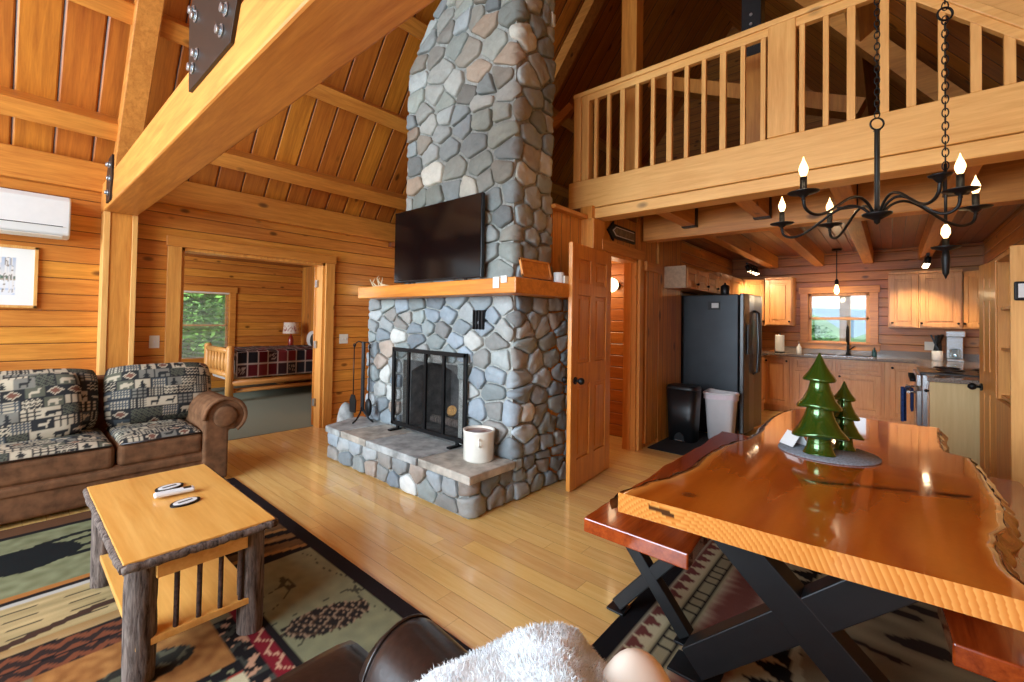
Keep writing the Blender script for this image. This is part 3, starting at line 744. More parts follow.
def switch(x, z, w, lb, toggles):
    t = thing('light_switch' if toggles else 'wall_outlet', lb, 'switch', (x, YW-.01, z))
    MB().box(x-w/2, x+w/2, YW-.008, YW, z-.06, z+.06).build('cover_plate', M['offwhite'], t, .003)
    for k in range(toggles):
        xx = x+(k-(toggles-1)/2)*.045; MB().box(xx-.005, xx+.005, YW-.018, YW-.008, z-.012, z+.012).build('toggle', M['white'], t, .001)
switch(.965, 1.10, .08, 'single pale switch plate on the log wall left of the bedroom doorway', 1)
switch(2.93, 1.09, .12, 'double pale switch plate on the log wall between the doorway and fireplace', 2)
# ------------------------------------------------------------------ tapestry pattern
CR, SLT, OLV, RST, GRY, NVY = (186,172,148), (46,46,46), (92,92,78), (116,78,64), (122,118,108), (74,80,84)
def animal(kind, u, v):
    """u,v in 0..1 patch coordinates; True inside the silhouette"""
    def el(cx, cy, rx, ry): return ((u-cx)/rx)**2+((v-cy)/ry)**2 < 1
    if kind == 0:   # bear
        return el(.52,.52,.30,.20) or el(.84,.55,.12,.11) or (.25 < u < .37 and .15 < v < .5) or (.62 < u < .74 and .15 < v < .5) or el(.84,.66,.04,.05)
    if kind == 1:   # deer
        return el(.5,.5,.26,.13) or (.68 < u < .78 and .5 < v < .8) or el(.78,.8,.09,.06) or (.28 < u < .33 and .12 < v < .5) or (.64 < u < .69 and .12 < v < .5) or (abs(u-.72-.1*(v-.85)) < .02 and v > .8) or (abs(u-.82) < .02 and .8 < v < .97)
    return abs(u-.5) < .32*(1-fr(v*3.0)*.75)*(1.05-v) and v > .1   # fir tree
def tapestry(x, y, seed=0):
    """x,y metres on the cloth"""
    y *= 1.35; x *= 1.35; ry = floor(y/.105+seed*.37); h = hsh(ry, seed+1); px = x/.145+h*3; rx = floor(px); u = fr(px); v = fr(y/.105+seed*.37)
    k = hsh(rx, ry, seed); kk = int(k*9.99); q = hsh(rx+7, ry-3, seed)
    bgs = [CR, GRY, OLV, NVY, CR, (168,160,142), SLT]
    bg = bgs[int(q*6.99)]; fg = SLT if sum(bg) > 300 else CR
    if u < .05 or v < .06: return lin((44,44,46))
    if kk in (0, 1): c = fg if animal(0, u, v) else bg
    elif kk == 2: c = fg if animal(1, u, v) else bg
    elif kk == 3: c = fg if animal(2, u, v) else bg
    elif kk == 4: c = (SLT if fr(u*5) < .5 else (CR if fr(v*4) < .5 else GRY))
    elif kk == 5: c = CR if fr(v*3+abs(fr(u*4)-.5)) < .45 else SLT
    elif kk == 6: c = SLT if (fr(u*3) < .28 or fr(v*3) < .28) else (GRY if q > .5 else CR)
    elif kk == 7: c = RST if abs(u-.5)+abs(v-.5) < .3 else (CR if abs(u-.5)+abs(v-.5) < .42 else SLT)
    elif kk == 8: c = SLT if fr((u+v)*3) < .4 else OLV
    else: c = CR if fr(u*6) < .55 and fr(v*5) < .6 else NVY
    return lin(c)
def pillow(m, c, wx, wy, th, seed, ex=(1,0,0), ey=(0,0,1), res=.009, sag=0.0, pw=3.2, split=None):
    """plump cushion: centre c, half sizes wx (along ex) and wy (along ey), thickness th along ex x ey"""
    ex, ey, c = Vector(ex), Vector(ey), Vector(c); nn = ex.cross(ey).normalized()
    nu, nv = int(2*wx/res), int(2*wy/res)
    for sgn in (1, -1):
        def fn(u, v, sgn=sgn):
            a, b = u*2-1, v*2-1
            t = max(0, (1-abs(a)**pw))*max(0, (1-abs(b)**pw)); t = t**.45
            cr = 1-.07*abs(b)**5; cr2 = 1-.10*abs(a)**5
            w = .008*nz(a*3+seed, b*3, seed)
            return c+ex*wx*a*cr+ey*(wy*b*cr2-sag*(1-a*a)*(b > 0)*b)+nn*sgn*(th/2*t+w*t)
        m.grid(nu if sgn > 0 else 14, nv if sgn > 0 else 12, fn, (lambda u, v: tapestry(u*2*wx+seed*.7, v*2*wy+seed, seed)))
    return m
# ------------------------------------------------------------------ sofa
t = thing('sofa', 'brown suede roll-arm sofa with wildlife tapestry cushions against the log wall', 'sofa', (.0, 4.6, 0))
SX0, SX1 = -1.10, 1.12
MB().box(SX0-.2, SX1+.16, 4.10, 5.02, .03, .28).build('base', M['suede'], t, .03, 3)
MB().box(SX0-.1, SX1+.1, 4.82, 5.03, .25, .84).build('back_frame', M['suede'], t, .05, 3)
MB().box(SX0, SX1, 4.085, 4.12, .195, .255).build('front_rail', M['suede'], t, .02, 3)
def arm(x, s):
    m = MB(); pr = []
    cxx, cz, r = x+s*.12, .535, .145
    pr = [(x-s*.03, .03), (x+s*.15, .03), (x+s*.15, .42)]
    a0 = -55
    for k in range(15):
        an = radians(a0+k*(250/14.)); pr.append((cxx+s*r*cos(an)*1.05, cz+r*sin(an)))
    pr.append((x-s*.03, .45))
    m.prism(pr, 4.06, 4.98, lambda a, b, d: (a, d, b))
    o = m.build('arm', M['suede'], t, .02, 3)
    f = MB(); f.lathe([(.001, .028), (.07, .028), (.085, .02), (.09, 0)], (cxx, 4.062, cz), 20, Matrix(((1,0,0),(0,0,-1),(0,1,0))))
    f.tube([(cxx+s*r*1.05*cos(radians(q)), 4.055, cz+r*sin(radians(q))) for q in range(-55, 196, 15)], .016, 8)
    f.build('arm_scroll', M['suede'], o)
arm(SX1, 1); arm(SX0, -1)
def seatc(x0, x1, y0, y1, z0, z1, seed):
    cx, cy = (x0+x1)/2, (y0+y1)/2; hx, hy = (x1-x0)/2, (y1-y0)/2
    b = MB(); rr = .035
    b.box(x0, x1, y0, y1, z0, z1-.03).build('seat_cushion', M['suede'], t, .04, 4)
    so = [o for o in t.children if o.name.startswith('seat_cushion')][-1]
    m = MB(); m.grid(int(2*hx/.009), int(2*hy/.010), lambda u, v: (x0+.012+u*(2*hx-.024), y0+.012+v*(2*hy-.024), z1-.034+.05*(max(0, 1-abs(2*u-1)**6)*max(0, 1-abs(2*v-1)**6))**.5), lambda u, v: tapestry(u*2*hx+seed, v*2*hy+seed*2, seed))
    m.build('tapestry_top', M['tapestry'], so)
    w = MB().tube([(x0+.02, y0+.004, z1-.03), (x1-.02, y0+.004, z1-.03)], .007, 8).build('welt', M['leather'], so)
seatc(-1.08, -.02+.0, 4.10, 4.86, .26, .47, 3) if False else None
seatc(-1.08, -.53, 4.10, 4.80, .27, .455, 3)
seatc(-.52, .555, 4.085, 4.80, .26, .455, 1)
seatc(.565, 1.10, 4.085, 4.80, .26, .455, 2)
for k, (x0, x1, sd) in enumerate(((-.50, .52, 5), (.55, 1.30, 6))):
    m = MB(); tl = Vector((0, .26, .97)).normalized()
    pillow(m, ((x0+x1)/2, 4.70, .685), (x1-x0)/2, .255, .34, sd, (1, 0, 0), tl, pw=3.4); m.build('back_cushion', M['tapestry'], t)
t2 = MB(); pillow(t2, (.10, 4.555, .665), .31, .245, .15, 9, Vector((.99, -.06, .10)).normalized(), Vector((-.06, .30, .95)).normalized(), pw=3.5); o = t2.build('throw_pillow', M['tapestry']); tag(o, 'square tapestry throw pillow leaning at the left end of the sofa', 'pillow')
# ------------------------------------------------------------------ rugs
BK, SAGE, TAN, BRN, RED, ORG, DGR, CRM = (30,26,26), (134,132,100), (172,146,100), (98,66,44), (120,30,38), (178,116,60), (62,62,52), (196,182,146)
def mc(a, b, t): return tuple(x+(y-x)*t for x, y in zip(a, b))
def rug1(x, y):
    d = min(1.32-x, y-1.2)
    if d < .085: return (34,26,26)
    wob = .02*nz(x*7, y*7)
    if x > .80 and 1.45 < y < 2.56 and d > .085:
        if x < .82 or y > 2.53: return BK
        # pinecone
        px, py = x-1.03, y-1.87; dy = (px*.967-py*.255); dx = (px*.255+py*.967)
        if (dx/.095)**2+(dy/.185)**2 < 1-.25*dy/.19+.25*nz(x*40, y*40):
            q = fr(dy*20+abs(fr(dx*14+.5*floor(dy*20))-.5)*1.6); return (38,33,30) if q < .58 else ((146,122,98) if q < .82 else (82,62,46))
        if abs(nz(x*5+3, y*5)-.02) < .012 and nz(x*3, y*3, 5) > -.1: return (70,68,54)
        return mc(SAGE, (122,120,92), .5+nz(x*20, y*20))
    if .72 < x < .80 and y < 2.3:
        s = fr(y*13); return (196,150,120) if abs(x-.76-.018*sin(y*60)) < .006 else (RED if x < .79 else BK)
    if .64 < x < .72 and y < 2.2: return (BK if nz(x*26, y*26) > -.05 else ((186,140,110) if nz(x*20, y*20, 4) > 0 else (66,66,58)))
    if .35 < x <= .64 and y < 1.84:
        i, j = floor(x/.065), floor(y/.065); return [CRM, SAGE, (150,60,48), TAN, (96,100,84)][int(hsh(i, j)*4.99)]
    if x <= .64 and 1.84 <= y < 1.90: return BK if nz(x*20, y*20) > -.1 else SAGE
    if .1 < x <= .64 and 1.90 <= y < 2.35:
        dx, dy = x-.38, y-2.08
        if (dx/.17)**2+((dy-.02)/.085)**2 < 1: return (46,44,38) if nz(x*30, y*30) < .2 else (92,88,70)
        return mc((170,118,66), (136,88,46), .5+nz(x*25, y*25))
    # cabin: log walls, roof line
    rl = 2.72-.26*max(0, .33-x) + (0.0 if x < .33 else .02*(x-.33))
    if y > 2.35 and x < .64:
        if abs(y-rl) < .022: return (66,46,36)
        if y < rl-.02 and y < 2.62:
            q = fr(y*9+x*.6)
            if q < .13: return BK
            if x < .42 and y < 2.55: return (116,66,44) if abs(fr(y*14+.5*abs(fr(x*11)-.5)*2)-.5) < .24 else (48,36,32)
            return mc((168,140,96), (140,104,62), q)
        if y < 2.98:
            q = fr(y*13+.7*x)
            return (60,52,40) if q < .08 else mc((184,160,114), (150,132,92), .5+nz(x*4, y*30))
        if y < 3.02: return (176,170,160)
        if y < 3.045: return BK
        if y < 3.09: return (160,104,52)
        # moose field
        m_ = False
        bx, by = x-.10, y-3.50
        if (bx/.24)**2+((by+.02*nz(x*9, y*9))/.16)**2 < 1: m_ = True
        for k, ly in enumerate((3.42, 3.50, 3.60, 3.68)):
            if .15 < x < .46+.03*(k % 2) and abs(y-ly-.02*sin(x*14+k)-.05*(x-.3)) < .018-.02*(x-.2)+.004: m_ = True
        if y > 3.88: return BK if y < 3.92 else BRN
        return (26,28,28) if m_ else mc((128,130,98), (108,108,78), .5+nz(x*18, y*18))
    # right field: dark and tan stripes
    q = fr((y*1.0+x*.22)*3.6)
    if x > .64 and y > 2.30:
        if q < .2: return (28,24,22)
        if q < .32: return (150,110,62)
        if q < .62: return mc((116,88,56), (84,62,40), .5+nz(x*3, y*26))
        if q < .74: return BK
        return mc((148,120,80), (112,82,50), .5+nz(x*5, y*30))
    return (120,104,76)
RX0, RX1, RY0, RY1 = -1.3, 1.32, 1.2, 4.07
def rugmesh(x0, x1, y0, y1, fn, res, nm, lb, mat, h=.012):
    t = MB(); nu, nv = int((x1-x0)/res), int((y1-y0)/res)
    t.grid(nu, nv, lambda u, v: (x0+u*(x1-x0), y0+v*(y1-y0), h+.001*nz(u*40, v*40)), lambda u, v: lin(fn(x0+u*(x1-x0), y0+v*(y1-y0))))
    b = len(t.v); t.prism([(x0, y0), (x1, y0), (x1, y1), (x0, y1)], .001, h-.0015)
    for i in range(b, len(t.v)): t.c[i] = lin((34,28,26))
    o = t.build(nm, mat); tag(o, lb, 'rug'); return o
rugmesh(-.75, RX1, RY0, RY1, rug1, .011, 'area_rug', 'lodge rug with moose, pinecone and cabin pattern under the coffee table', M['vc'])
def rug2(x, y):
    d = .93-y
    if d < .085: return (24,22,24)
    if d < .10: return (150,140,118)
    if d < .18:
        tri = abs(fr(x*11)-.5)*2; return (104,56,50) if (d-.10)/.08 < tri*.9 else (186,172,138)
    if d < .275:
        if abs(d-.20) < .006 or abs(d-.255) < .006: return BK
        if .20 < d < .255: return BK if fr(x*16) < .16 else (150,140,110)
        return (168,156,122)
    if d < .48:
        q = (d-.275)/.205; n = nz(x*30, y*6)*.5
        return mc((190,172,142), (122,72,62), min(1, max(0, 1.2*sin(q*3.1)+n)))
    if d < .62:
        tri = abs(fr(x*9)-.5)*2; return (26,24,24) if (d-.48)/.14 > tri*.8+.15 else (178,164,130)
    cx, cy = x-2.55, y-.0
    r = sqrt((cx/1.0)**2+(cy/.36)**2)
    if r < 1.0:
        if r > .93: return (30,28,26)
        if r > .84: return (176,166,134)
        n = nz(x*12, y*4); return (60,48,42) if n > .26 else mc((164,146,112), (124,108,84), .5+n)
    return mc((190,174,138), (150,130,98), .5+nz(x*26, y*8)) if nz(x*9, y*14) < .28 else (96,60,54)
rugmesh(1.42, 4.6, -.75, .93, rug2, .013, 'area_rug', 'patterned rug with burgundy zigzag border under the dining table', M['vc'])
# ------------------------------------------------------------------ coffee table
CZ = .5
t = thing('coffee_table', 'rustic coffee table with bark log legs and golden pine top', 'coffee table', (.55, 2.45, 0))
x0, x1, y0, y1 = .295, .80, 1.955, 2.96
MB().box(x0, x1, y0, y1, .462, CZ).build('tabletop', M['ctop'], t, .003)
m = MB(); R = random.Random(8)
def barkstrip(p0, p1):
    m = MB(); n = 26; pts = []; rr = []
    for i in range(n+1):
        q = i/n; p = Vector(p0).lerp(Vector(p1), q); pts.append(p+Vector((R.uniform(-.003, .003), R.uniform(-.003, .003), R.uniform(-.003, .003)))); rr.append(R.uniform(.0155, .0175))
    m.tube(pts, rr, 8).build('bark_edge', M['bark'], t)
for a, b in (((x0, y0), (x1, y0)), ((x0, y0), (x0, y1)), ((x1, y0), (x1, y1)), ((x0, y1), (x1, y1))): barkstrip((a[0], a[1], .478), (b[0], b[1], .478))
LG = ((.365, 2.06), (.745, 2.06), (.365, 2.93), (.745, 2.90))
for lx, ly in LG:
    m = MB(); nu, nv = 28, 40
    m.grid(nu, nv, lambda u, v: (lambda r, a: (lx+r*cos(a), ly+r*sin(a), .0135+v*.4485))(.050+.003*nz(cos(u*2*pi)*2.5+lx*9, sin(u*2*pi)*2.5+ly*7, v*3)+.0045*nz(cos(u*2*pi)*7, sin(u*2*pi)*7, v*2.5+lx), u*2*pi))
    m.lathe([(.044, .0138), (.001, .0138)], (lx, ly, 0), 20)
    m.build('leg', M['bark'], t)
for y in (2.0, 2.90): MB().box(.40, .71, y-.0, y+.03, .39, .455).build('apron', M['ctop'], t, .003)
for x in (.345, .735): MB().box(x-.01, x+.02, 2.09, 2.88, .39, .455).build('apron', M['ctop'], t, .003)
MB().box(.345, .765, 2.015, 2.94, .145, .172).build('shelf', M['ctop'], t, .003)
for k in range(4):
    x = .47+.075*k; m = MB()
    m.tube([(x+.004*nz(k, q*3), 2.03+.004*nz(q*3, k), .17+.23*q/8) for q in range(9)], [.0095+.0025*nz(k*3, q) for q in range(9)], 8).build('twig_spindle', M['twig'], t)
for k in range(4):
    x = .47+.075*k; m = MB()
    m.tube([(x+.004*nz(k, q*3), 2.915+.004*nz(q*3, k), .17+.23*q/8) for q in range(9)], [.0095+.0025*nz(k*3, q) for q in range(9)], 8).build('twig_spindle', M['twig'], t)
def coaster(x, y, lb):
    t = thing('oval_coaster', lb, 'coaster', (x, y, CZ), 'coasters on the coffee table')
    def ov(rx, ry, z0, z1):
        return MB().prism([(x+rx*cos(2*pi*k/32)*.9-ry*sin(2*pi*k/32)*.35, y+ry*sin(2*pi*k/32)*.9+rx*cos(2*pi*k/32)*.25) for k in range(32)], z0, z1)
    ov(.065, .042, CZ, CZ+.007).build('rim', M['black'], t); ov(.052, .032, CZ+.006, CZ+.009).build('face', M['white'], t)
    MB().box(x-.03, x+.03, y-.006, y+.006, CZ+.0088, CZ+.0098).rot((x, y, 0), 'Z', radians(14)).build('mark', M['fridge'], t)
coaster(.572, 2.66, 'oval black rimmed coaster behind the white remote on the coffee table'); coaster(.578, 2.40, 'oval black rimmed coaster in front of the white remote on the coffee table')
t = thing('remote_control', 'white remote control lying between two oval coasters', 'remote', (.565, 2.53, CZ))
m = MB().box(.485, .645, 2.51, 2.555, CZ+.008, CZ+.028).rot((.565, 2.53, 0), 'Z', radians(-6)).build('remote_body', M['white'], t, .009, 3)
MB().box(.60, .63, 2.52, 2.545, CZ+.0275, CZ+.0295).rot((.565, 2.53, 0), 'Z', radians(-6)).build('display', M['tvb'], t)
# ------------------------------------------------------------------ dining table
def interp(tab, x):
    if x <= tab[0][0]: return tab[0][1]
    for (a, b), (c, d) in zip(tab, tab[1:]):
        if x <= c:
            q = (x-a)/(c-a); q = q*q*(3-2*q); return b+(d-b)*q
    return tab[-1][1]
LE = [(1.44,.705),(1.60,.678),(1.76,.632),(1.92,.612),(2.13,.625),(2.35,.617),(2.47,.59),(2.63,.556),(2.80,.548),(3.09,.566),(3.3,.572),(3.51,.56),(3.70,.53),(3.82,.50)]
RE = [(1.44,-.30),(1.55,-.245),(1.68,-.210),(1.80,-.208),(1.90,-.220),(2.02,-.252),(2.27,-.275),(2.6,-.272),(2.85,-.27),(2.96,-.262),(3.03,-.195),(3.15,-.185),(3.4,-.19),(3.7,-.205),(3.82,-.21)]
def nearx(v): return 1.447+.055*v+.004*sin(v*9)
def farx(v): return 3.81-.11*v+.02*sin(v*7)
def slabc(x, y, u, v):
    l, r = interp(LE, x), interp(RE, x)
    de = min(l-y, (y-r)*1.0); w = .045+.03*nz(x*2.2, y*2, 1)
    g = nz(x*1.6+.8*nz(x*1.1, y*3), y*15, 2); g2 = nz(x*4, y*60, 3)
    c = mc((176,84,20), (206,112,34), max(0, min(1, .5+.9*g+.25*g2)))
    if y-r < .22: c = mc(c, (222,138,50), max(0, .6*sin((y-r-.04)/.18*pi)) if y-r > .04 else 0)
    if de < w: c = mc((232,156,72), c, max(0, de/w)**2)
    if de < .012: c = (120,70,34)
    # split in the slab with a dark seam
    sx = 2.06+(.25-y)*.50
    if -.21 < y < .25 and abs(x-sx-.015*nz(y*14, 2)) < .010+.012*max(0, nz(y*9, 5)): c = (74,36,14)
    elif -.21 < y < .27 and abs(x-sx) < .05: c = mc((150,70,20), c, abs(x-sx)/.05)
    for kx, ky, kr in ((1.60,.52,.03),(2.9,.47,.03)):
        dd = sqrt((x-kx)**2+(y-ky)**2)
        if dd < kr: c = mc((96,44,14), c, dd/kr)
    return lin(c)
t = thing('dining_table', 'long live-edge slab dining table, glossy orange wood on black steel X legs', 'dining table', (2.6, .2, 0))
m = MB(); NU, NV = 150, 84
def tpos(u, v):
    x = nearx(v)+u*(farx(v)-nearx(v)); l, r = interp(LE, x), interp(RE, x)
    return x, l+(r-l)*v+(.006*nz(x*14, v*2) if 0 < v < 1 else .006*nz(x*14, v*2))
m.grid(NU, NV, lambda u, v: tpos(u, v)+(.77-.004*(min(v, 1-v) < .002),), lambda u, v: slabc(*tpos(u, v), u, v))
def sidecol(x, y, z, end):
    if end:
        rr = sqrt((y-.52)**2+(z-.58)**2*1.0); q = fr(rr*66+.35*nz(y*7, z*7))
        c = mc((236,166,88), (204,118,46), q)
        if .52 < y < .60 and abs(z-.745-.1*(y-.56)) < .008: c = (84,52,30)
        return lin(c)
    return lin(mc((96,58,34), (176,110,58), max(0, min(1, .5+1.2*nz(x*16, z*22)))))
TH = .066
def rim(fn, nu, end):
    m.grid(nu, 10 if end else 6, lambda u, v: fn(u)[:2]+(.77-TH*v,) if end else (fn(u)[0], fn(u)[1]+fn(u)[2]*(.028*sin(v*2.2)+.012*nz(fn(u)[0]*12, v*3)), .77-TH*v), lambda u, v: sidecol(fn(u)[0], fn(u)[1], .77-TH*v, end))
rim(lambda u: tpos(0, u)+(0,), 380, True); rim(lambda u: tpos(1, u)+(0,), 60, True)
rim(lambda u: tpos(u, 0)+(1,), 150, False); rim(lambda u: tpos(u, 1)+(-1,), 150, False)
m.grid(30, 8, lambda u, v: tpos(u, .03+v*.94)+(.77-TH,), lambda u, v: lin((150,84,36)))
m.build('tabletop', M['slab'], t, fix=True)
def xleg(x, yc, top, bot, h, w, d, par, base=.068):
    m = MB(); m.beam((x, yc+top, h), (x, yc-bot, base), d, w, (1, 0, 0)) ; 
    a = m.build('leg_bar', M['steel'], par, .004)
    m = MB(); m.beam((x+.001, yc-top, h), (x+.001, yc+bot, base), d*.98, w, (1, 0, 0)); m.build('leg_bar', M['steel'], par, .004)
    for s in (1, -1): MB().box(x-w/2-.015, x+w/2+.015, yc+s*bot-d*.75, yc+s*bot+d*.75, .0145, .024).build('foot_plate', M['steel'], par, .002)
for x in (1.83, 3.30):
    xleg(x, .225, .335, .34, .70, .10, .115, t); MB().box(x-.05, x+.05, -.16, .60, .685, .703).build('top_plate', M['steel'], t, .002)
def bench(yc, y0, y1, x0, x1, lb, seed):
    t = thing('dining_bench', lb, 'bench', ((x0+x1)/2, yc, 0))
    m = MB(); pl = []
    n = 40
    for i in range(n+1): x = x0+(x1-x0)*i/n; pl.append((x, y0+.02*nz(x*3, seed)+.008*nz(x*9, seed)))
    for i in range(n+1): x = x1-(x1-x0)*i/n; pl.append((x, y1+.02*nz(x*3, seed+5)+.008*nz(x*9, seed+5)))
    m.prism(pl, .395, .46); m.build('seat', M['bench'], t, .006)
    for x in (x0+.16, x1-.3): xleg(x, yc, .13, .155, .39, .055, .055, t, .042); MB().box(x-.03, x+.03, yc-.17, yc+.17, .383, .396).build('top_plate', M['steel'], t)
    return t
bench(.80, .60, 1.06, 1.815, 4.08, 'red-brown slab bench on the fireplace side of the dining table', 3)
bench(-.33, -.56, -.12, 1.845, 4.05, 'red-brown slab bench on the right wall side of the dining table, mostly hidden', 8)
# things on the table
o = MB().lathe([(.001, .0), (.19, 0), (.192, .003), (.19, .006), (.001, .006)], (2.585, .225, .771), 48).build('round_placemat', M['placemat']); tag(o, 'round grey woven placemat under the green trees', 'placemat')
def xtree(x, y, s, lb):
    pr = [(.066,0),(.062,.004),(.050,.03),(.045,.07),(.05,.085),(.100,.082),(.106,.088),(.104,.096),(.080,.125),(.058,.17),(.048,.205),(.05,.214),(.080,.208),(.086,.214),(.083,.224),(.062,.25),(.044,.29),(.036,.325),(.038,.334),(.060,.33),(.064,.336),(.060,.346),(.042,.372),(.022,.41),(.010,.44),(.004,.456),(.0001,.46)]
    m = MB(); m.lathe([(r*s, z*s) for r, z in pr], (0, 0, 0), 40)
    for i, p in enumerate(m.v):
        r = sqrt(p.x*p.x+p.y*p.y)/s; a = atan2(p.y, p.x)
        k = max(0, (r-.045)/.06); tier = 1 if p.z/s < .15 else (2.1 if p.z/s < .28 else 3.4)
        m.v[i] = Vector((x+p.x*(1+.04*k*sin(3*a+tier)), y+p.y*(1+.04*k*sin(3*a+tier)), .777+p.z+.010*s*k*sin(2*a+tier)))
    o = m.build('glass_tree', M['green']); tag(o, lb, 'ornament')
xtree(2.52, .248, 1.0, 'tall green metallic christmas tree ornament in front of its smaller twin'); xtree(2.70, .17, .70, 'small green metallic christmas tree ornament behind the tall one')
m = MB(); m.beam((2.575, .385, .779), (2.605, .355, .84), .09, .002, (0, 0, 1)); m.beam((2.635, .33, .779), (2.605, .355, .84), .09, .002, (0, 0, 1)); o = m.build('folded_card', M['white']); tag(o, 'small white folded card on the placemat left of the trees', 'card')
# ------------------------------------------------------------------ chandelier
def chain(m, x, y, z0, z1, L=.034, r=.0028):
    k = 0; z = z0
    while z < z1:
        m.torus((x, y, z), L*.62, r, (1, 0, 0) if k % 2 else (0, 1, 0), 12, 5, (1, .55) if k % 2 == 0 else (1, .55)); z += L*.92; k += 1
def vchain(m, x, y, z0, z1, L=.034, r=.003):
    k = 0; z = z0
    while z < z1:
        a = Vector((1, 0, 0)) if k % 2 else Vector((0, 1, 0)); n = 12
        m.tube([Vector((x, y, z))+a*cos(2*pi*i/n)*L*.32+Vector((0,0,1))*sin(2*pi*i/n)*L*.62 for i in range(n)], r, 5, closed=True); z += L*.92; k += 1
HX, HY = 2.60, .05
t = thing('chandelier', 'black wrought iron candle chandelier with five lit flame bulbs above the table', 'chandelier', (HX, HY, 1.84))
MB().lathe([(.001, 1.815), (.010, 1.822), (.012, 1.835), (.030, 1.845), (.052, 1.858), (.054, 1.866), (.020, 1.872), (.012, 1.885), (.010, 1.90), (.010, 2.235), (.014, 2.238), (.001, 2.245)], (HX, HY, 0), 24).build('stem', M['black'], t)
m = MB(); m.torus((HX, HY, 2.268), .026, .004, (1, .6, 0), 20, 8); vchain(m, HX, HY, 2.31, roofz(HY)-.02, .028, .0026); m.build('chain', M['black'], t)
MB().lathe([(.06, -.02), (.06, 0), (.001, .0)], (HX, HY, roofz(HY)+.0), 20).build('canopy', M['black'], t)
def candle(x, y, z, par, lit=True, s=1.0):
    a = MB().lathe([(.001, -.028), (.008, -.024), (.006, -.016), (.016, -.008), (.02, -.002), (.050*s, .003), (.056*s, .008), (.05*s, .010), (.016, .006), (.016, .012), (.0125, .014), (.0125, .07), (.001, .07)], (x, y, z), 20).build('candle_cup', M['black'], par)
    if lit:
        MB().lathe([(.007, 0), (.012, .010), (.0165, .026), (.0165, .036), (.011, .054), (.005, .068), (.0015, .082), (.0001, .086)], (x, y, z+.07), 14).build('flame_bulb', M['bulb'], a)
        L = bpy.data.lights.new('bulb_light', 'POINT'); L.energy = 2.2; L.color = (1, .78, .5); L.shadow_soft_size = .02
        o = bpy.data.objects.new('bulb_light', L); o.location = (x, y, z+.125); C.objects.link(o)
for (x, y, lit) in ((2.19,.27,1),(2.80,.44,1),(2.98,.25,1),(2.53,-.20,1),(2.94,-.28,1),(2.236,-.127,0)):
    d = Vector((x-HX, y-HY, 0)); P = []
    for q, z in ((.06,1.868),(.14,1.905),(.26,1.925),(.40,1.912),(.55,1.875),(.70,1.838),(.83,1.822),(.93,1.830),(.985,1.850),(1.0,1.885)): P.append((HX+d.x*q, HY+d.y*q, z))
    P = [Vector(p) for p in P]; Q = []
    for i in range(len(P)-1):
        p0, p1, p2, p3 = P[max(0, i-1)], P[i], P[i+1], P[min(len(P)-1, i+2)]
        for s in (0, .25, .5, .75): Q.append(.5*((2*p1)+(p2-p0)*s+(2*p0-5*p1+4*p2-p3)*s*s+(3*p1-p0-3*p2+p3)*s**3))
    MB().tube(Q+[P[-1]], .0062, 8).build('arm', M['black'], t)
    candle(x, y, 1.90, t, lit) if lit else MB().lathe([(.001, -.028), (.016, -.008), (.02, -.002), (.030, .003), (.034, .008), (.012, .012), (.001, .014)], (x, y, 1.90), 18).build('candle_cup', M['black'], t)
px_, py_ = 3.1, -.195
t = thing('hanging_chain_lamp', 'single black candle cup hanging low on its own long chain right of the chandelier', 'lamp', (px_, py_, 1.64))
m = MB(); m.torus((px_, py_, 2.92), .032, .005, (1, .6, 0), 20, 8); vchain(m, px_, py_, 2.16, 2.89, .036); vchain(m, px_, py_, 2.96, roofz(py_), .036); m.build('chain', M['black'], t)
m = MB(); m.cyl((px_, py_, 2.17), (px_, py_, 1.86), .006); m.beam((px_, py_, 2.11), (px_-.01, py_+.05, 2.12), .02, .012); m.build('rod', M['black'], t)
MB().lathe([(.001, 1.60), (.012, 1.63), (.016, 1.70), (.012, 1.74), (.05, 1.752), (.055, 1.76), (.014, 1.762), (.012, 1.80), (.001, 1.80)], (px_, py_, 0), 20).build('candle_cup', M['black'], t)
MB().lathe([(.007, 1.80), (.018, 1.825), (.016, 1.85), (.003, 1.875)], (px_, py_, 0), 14).build('flame_bulb', M['bulb'], t)
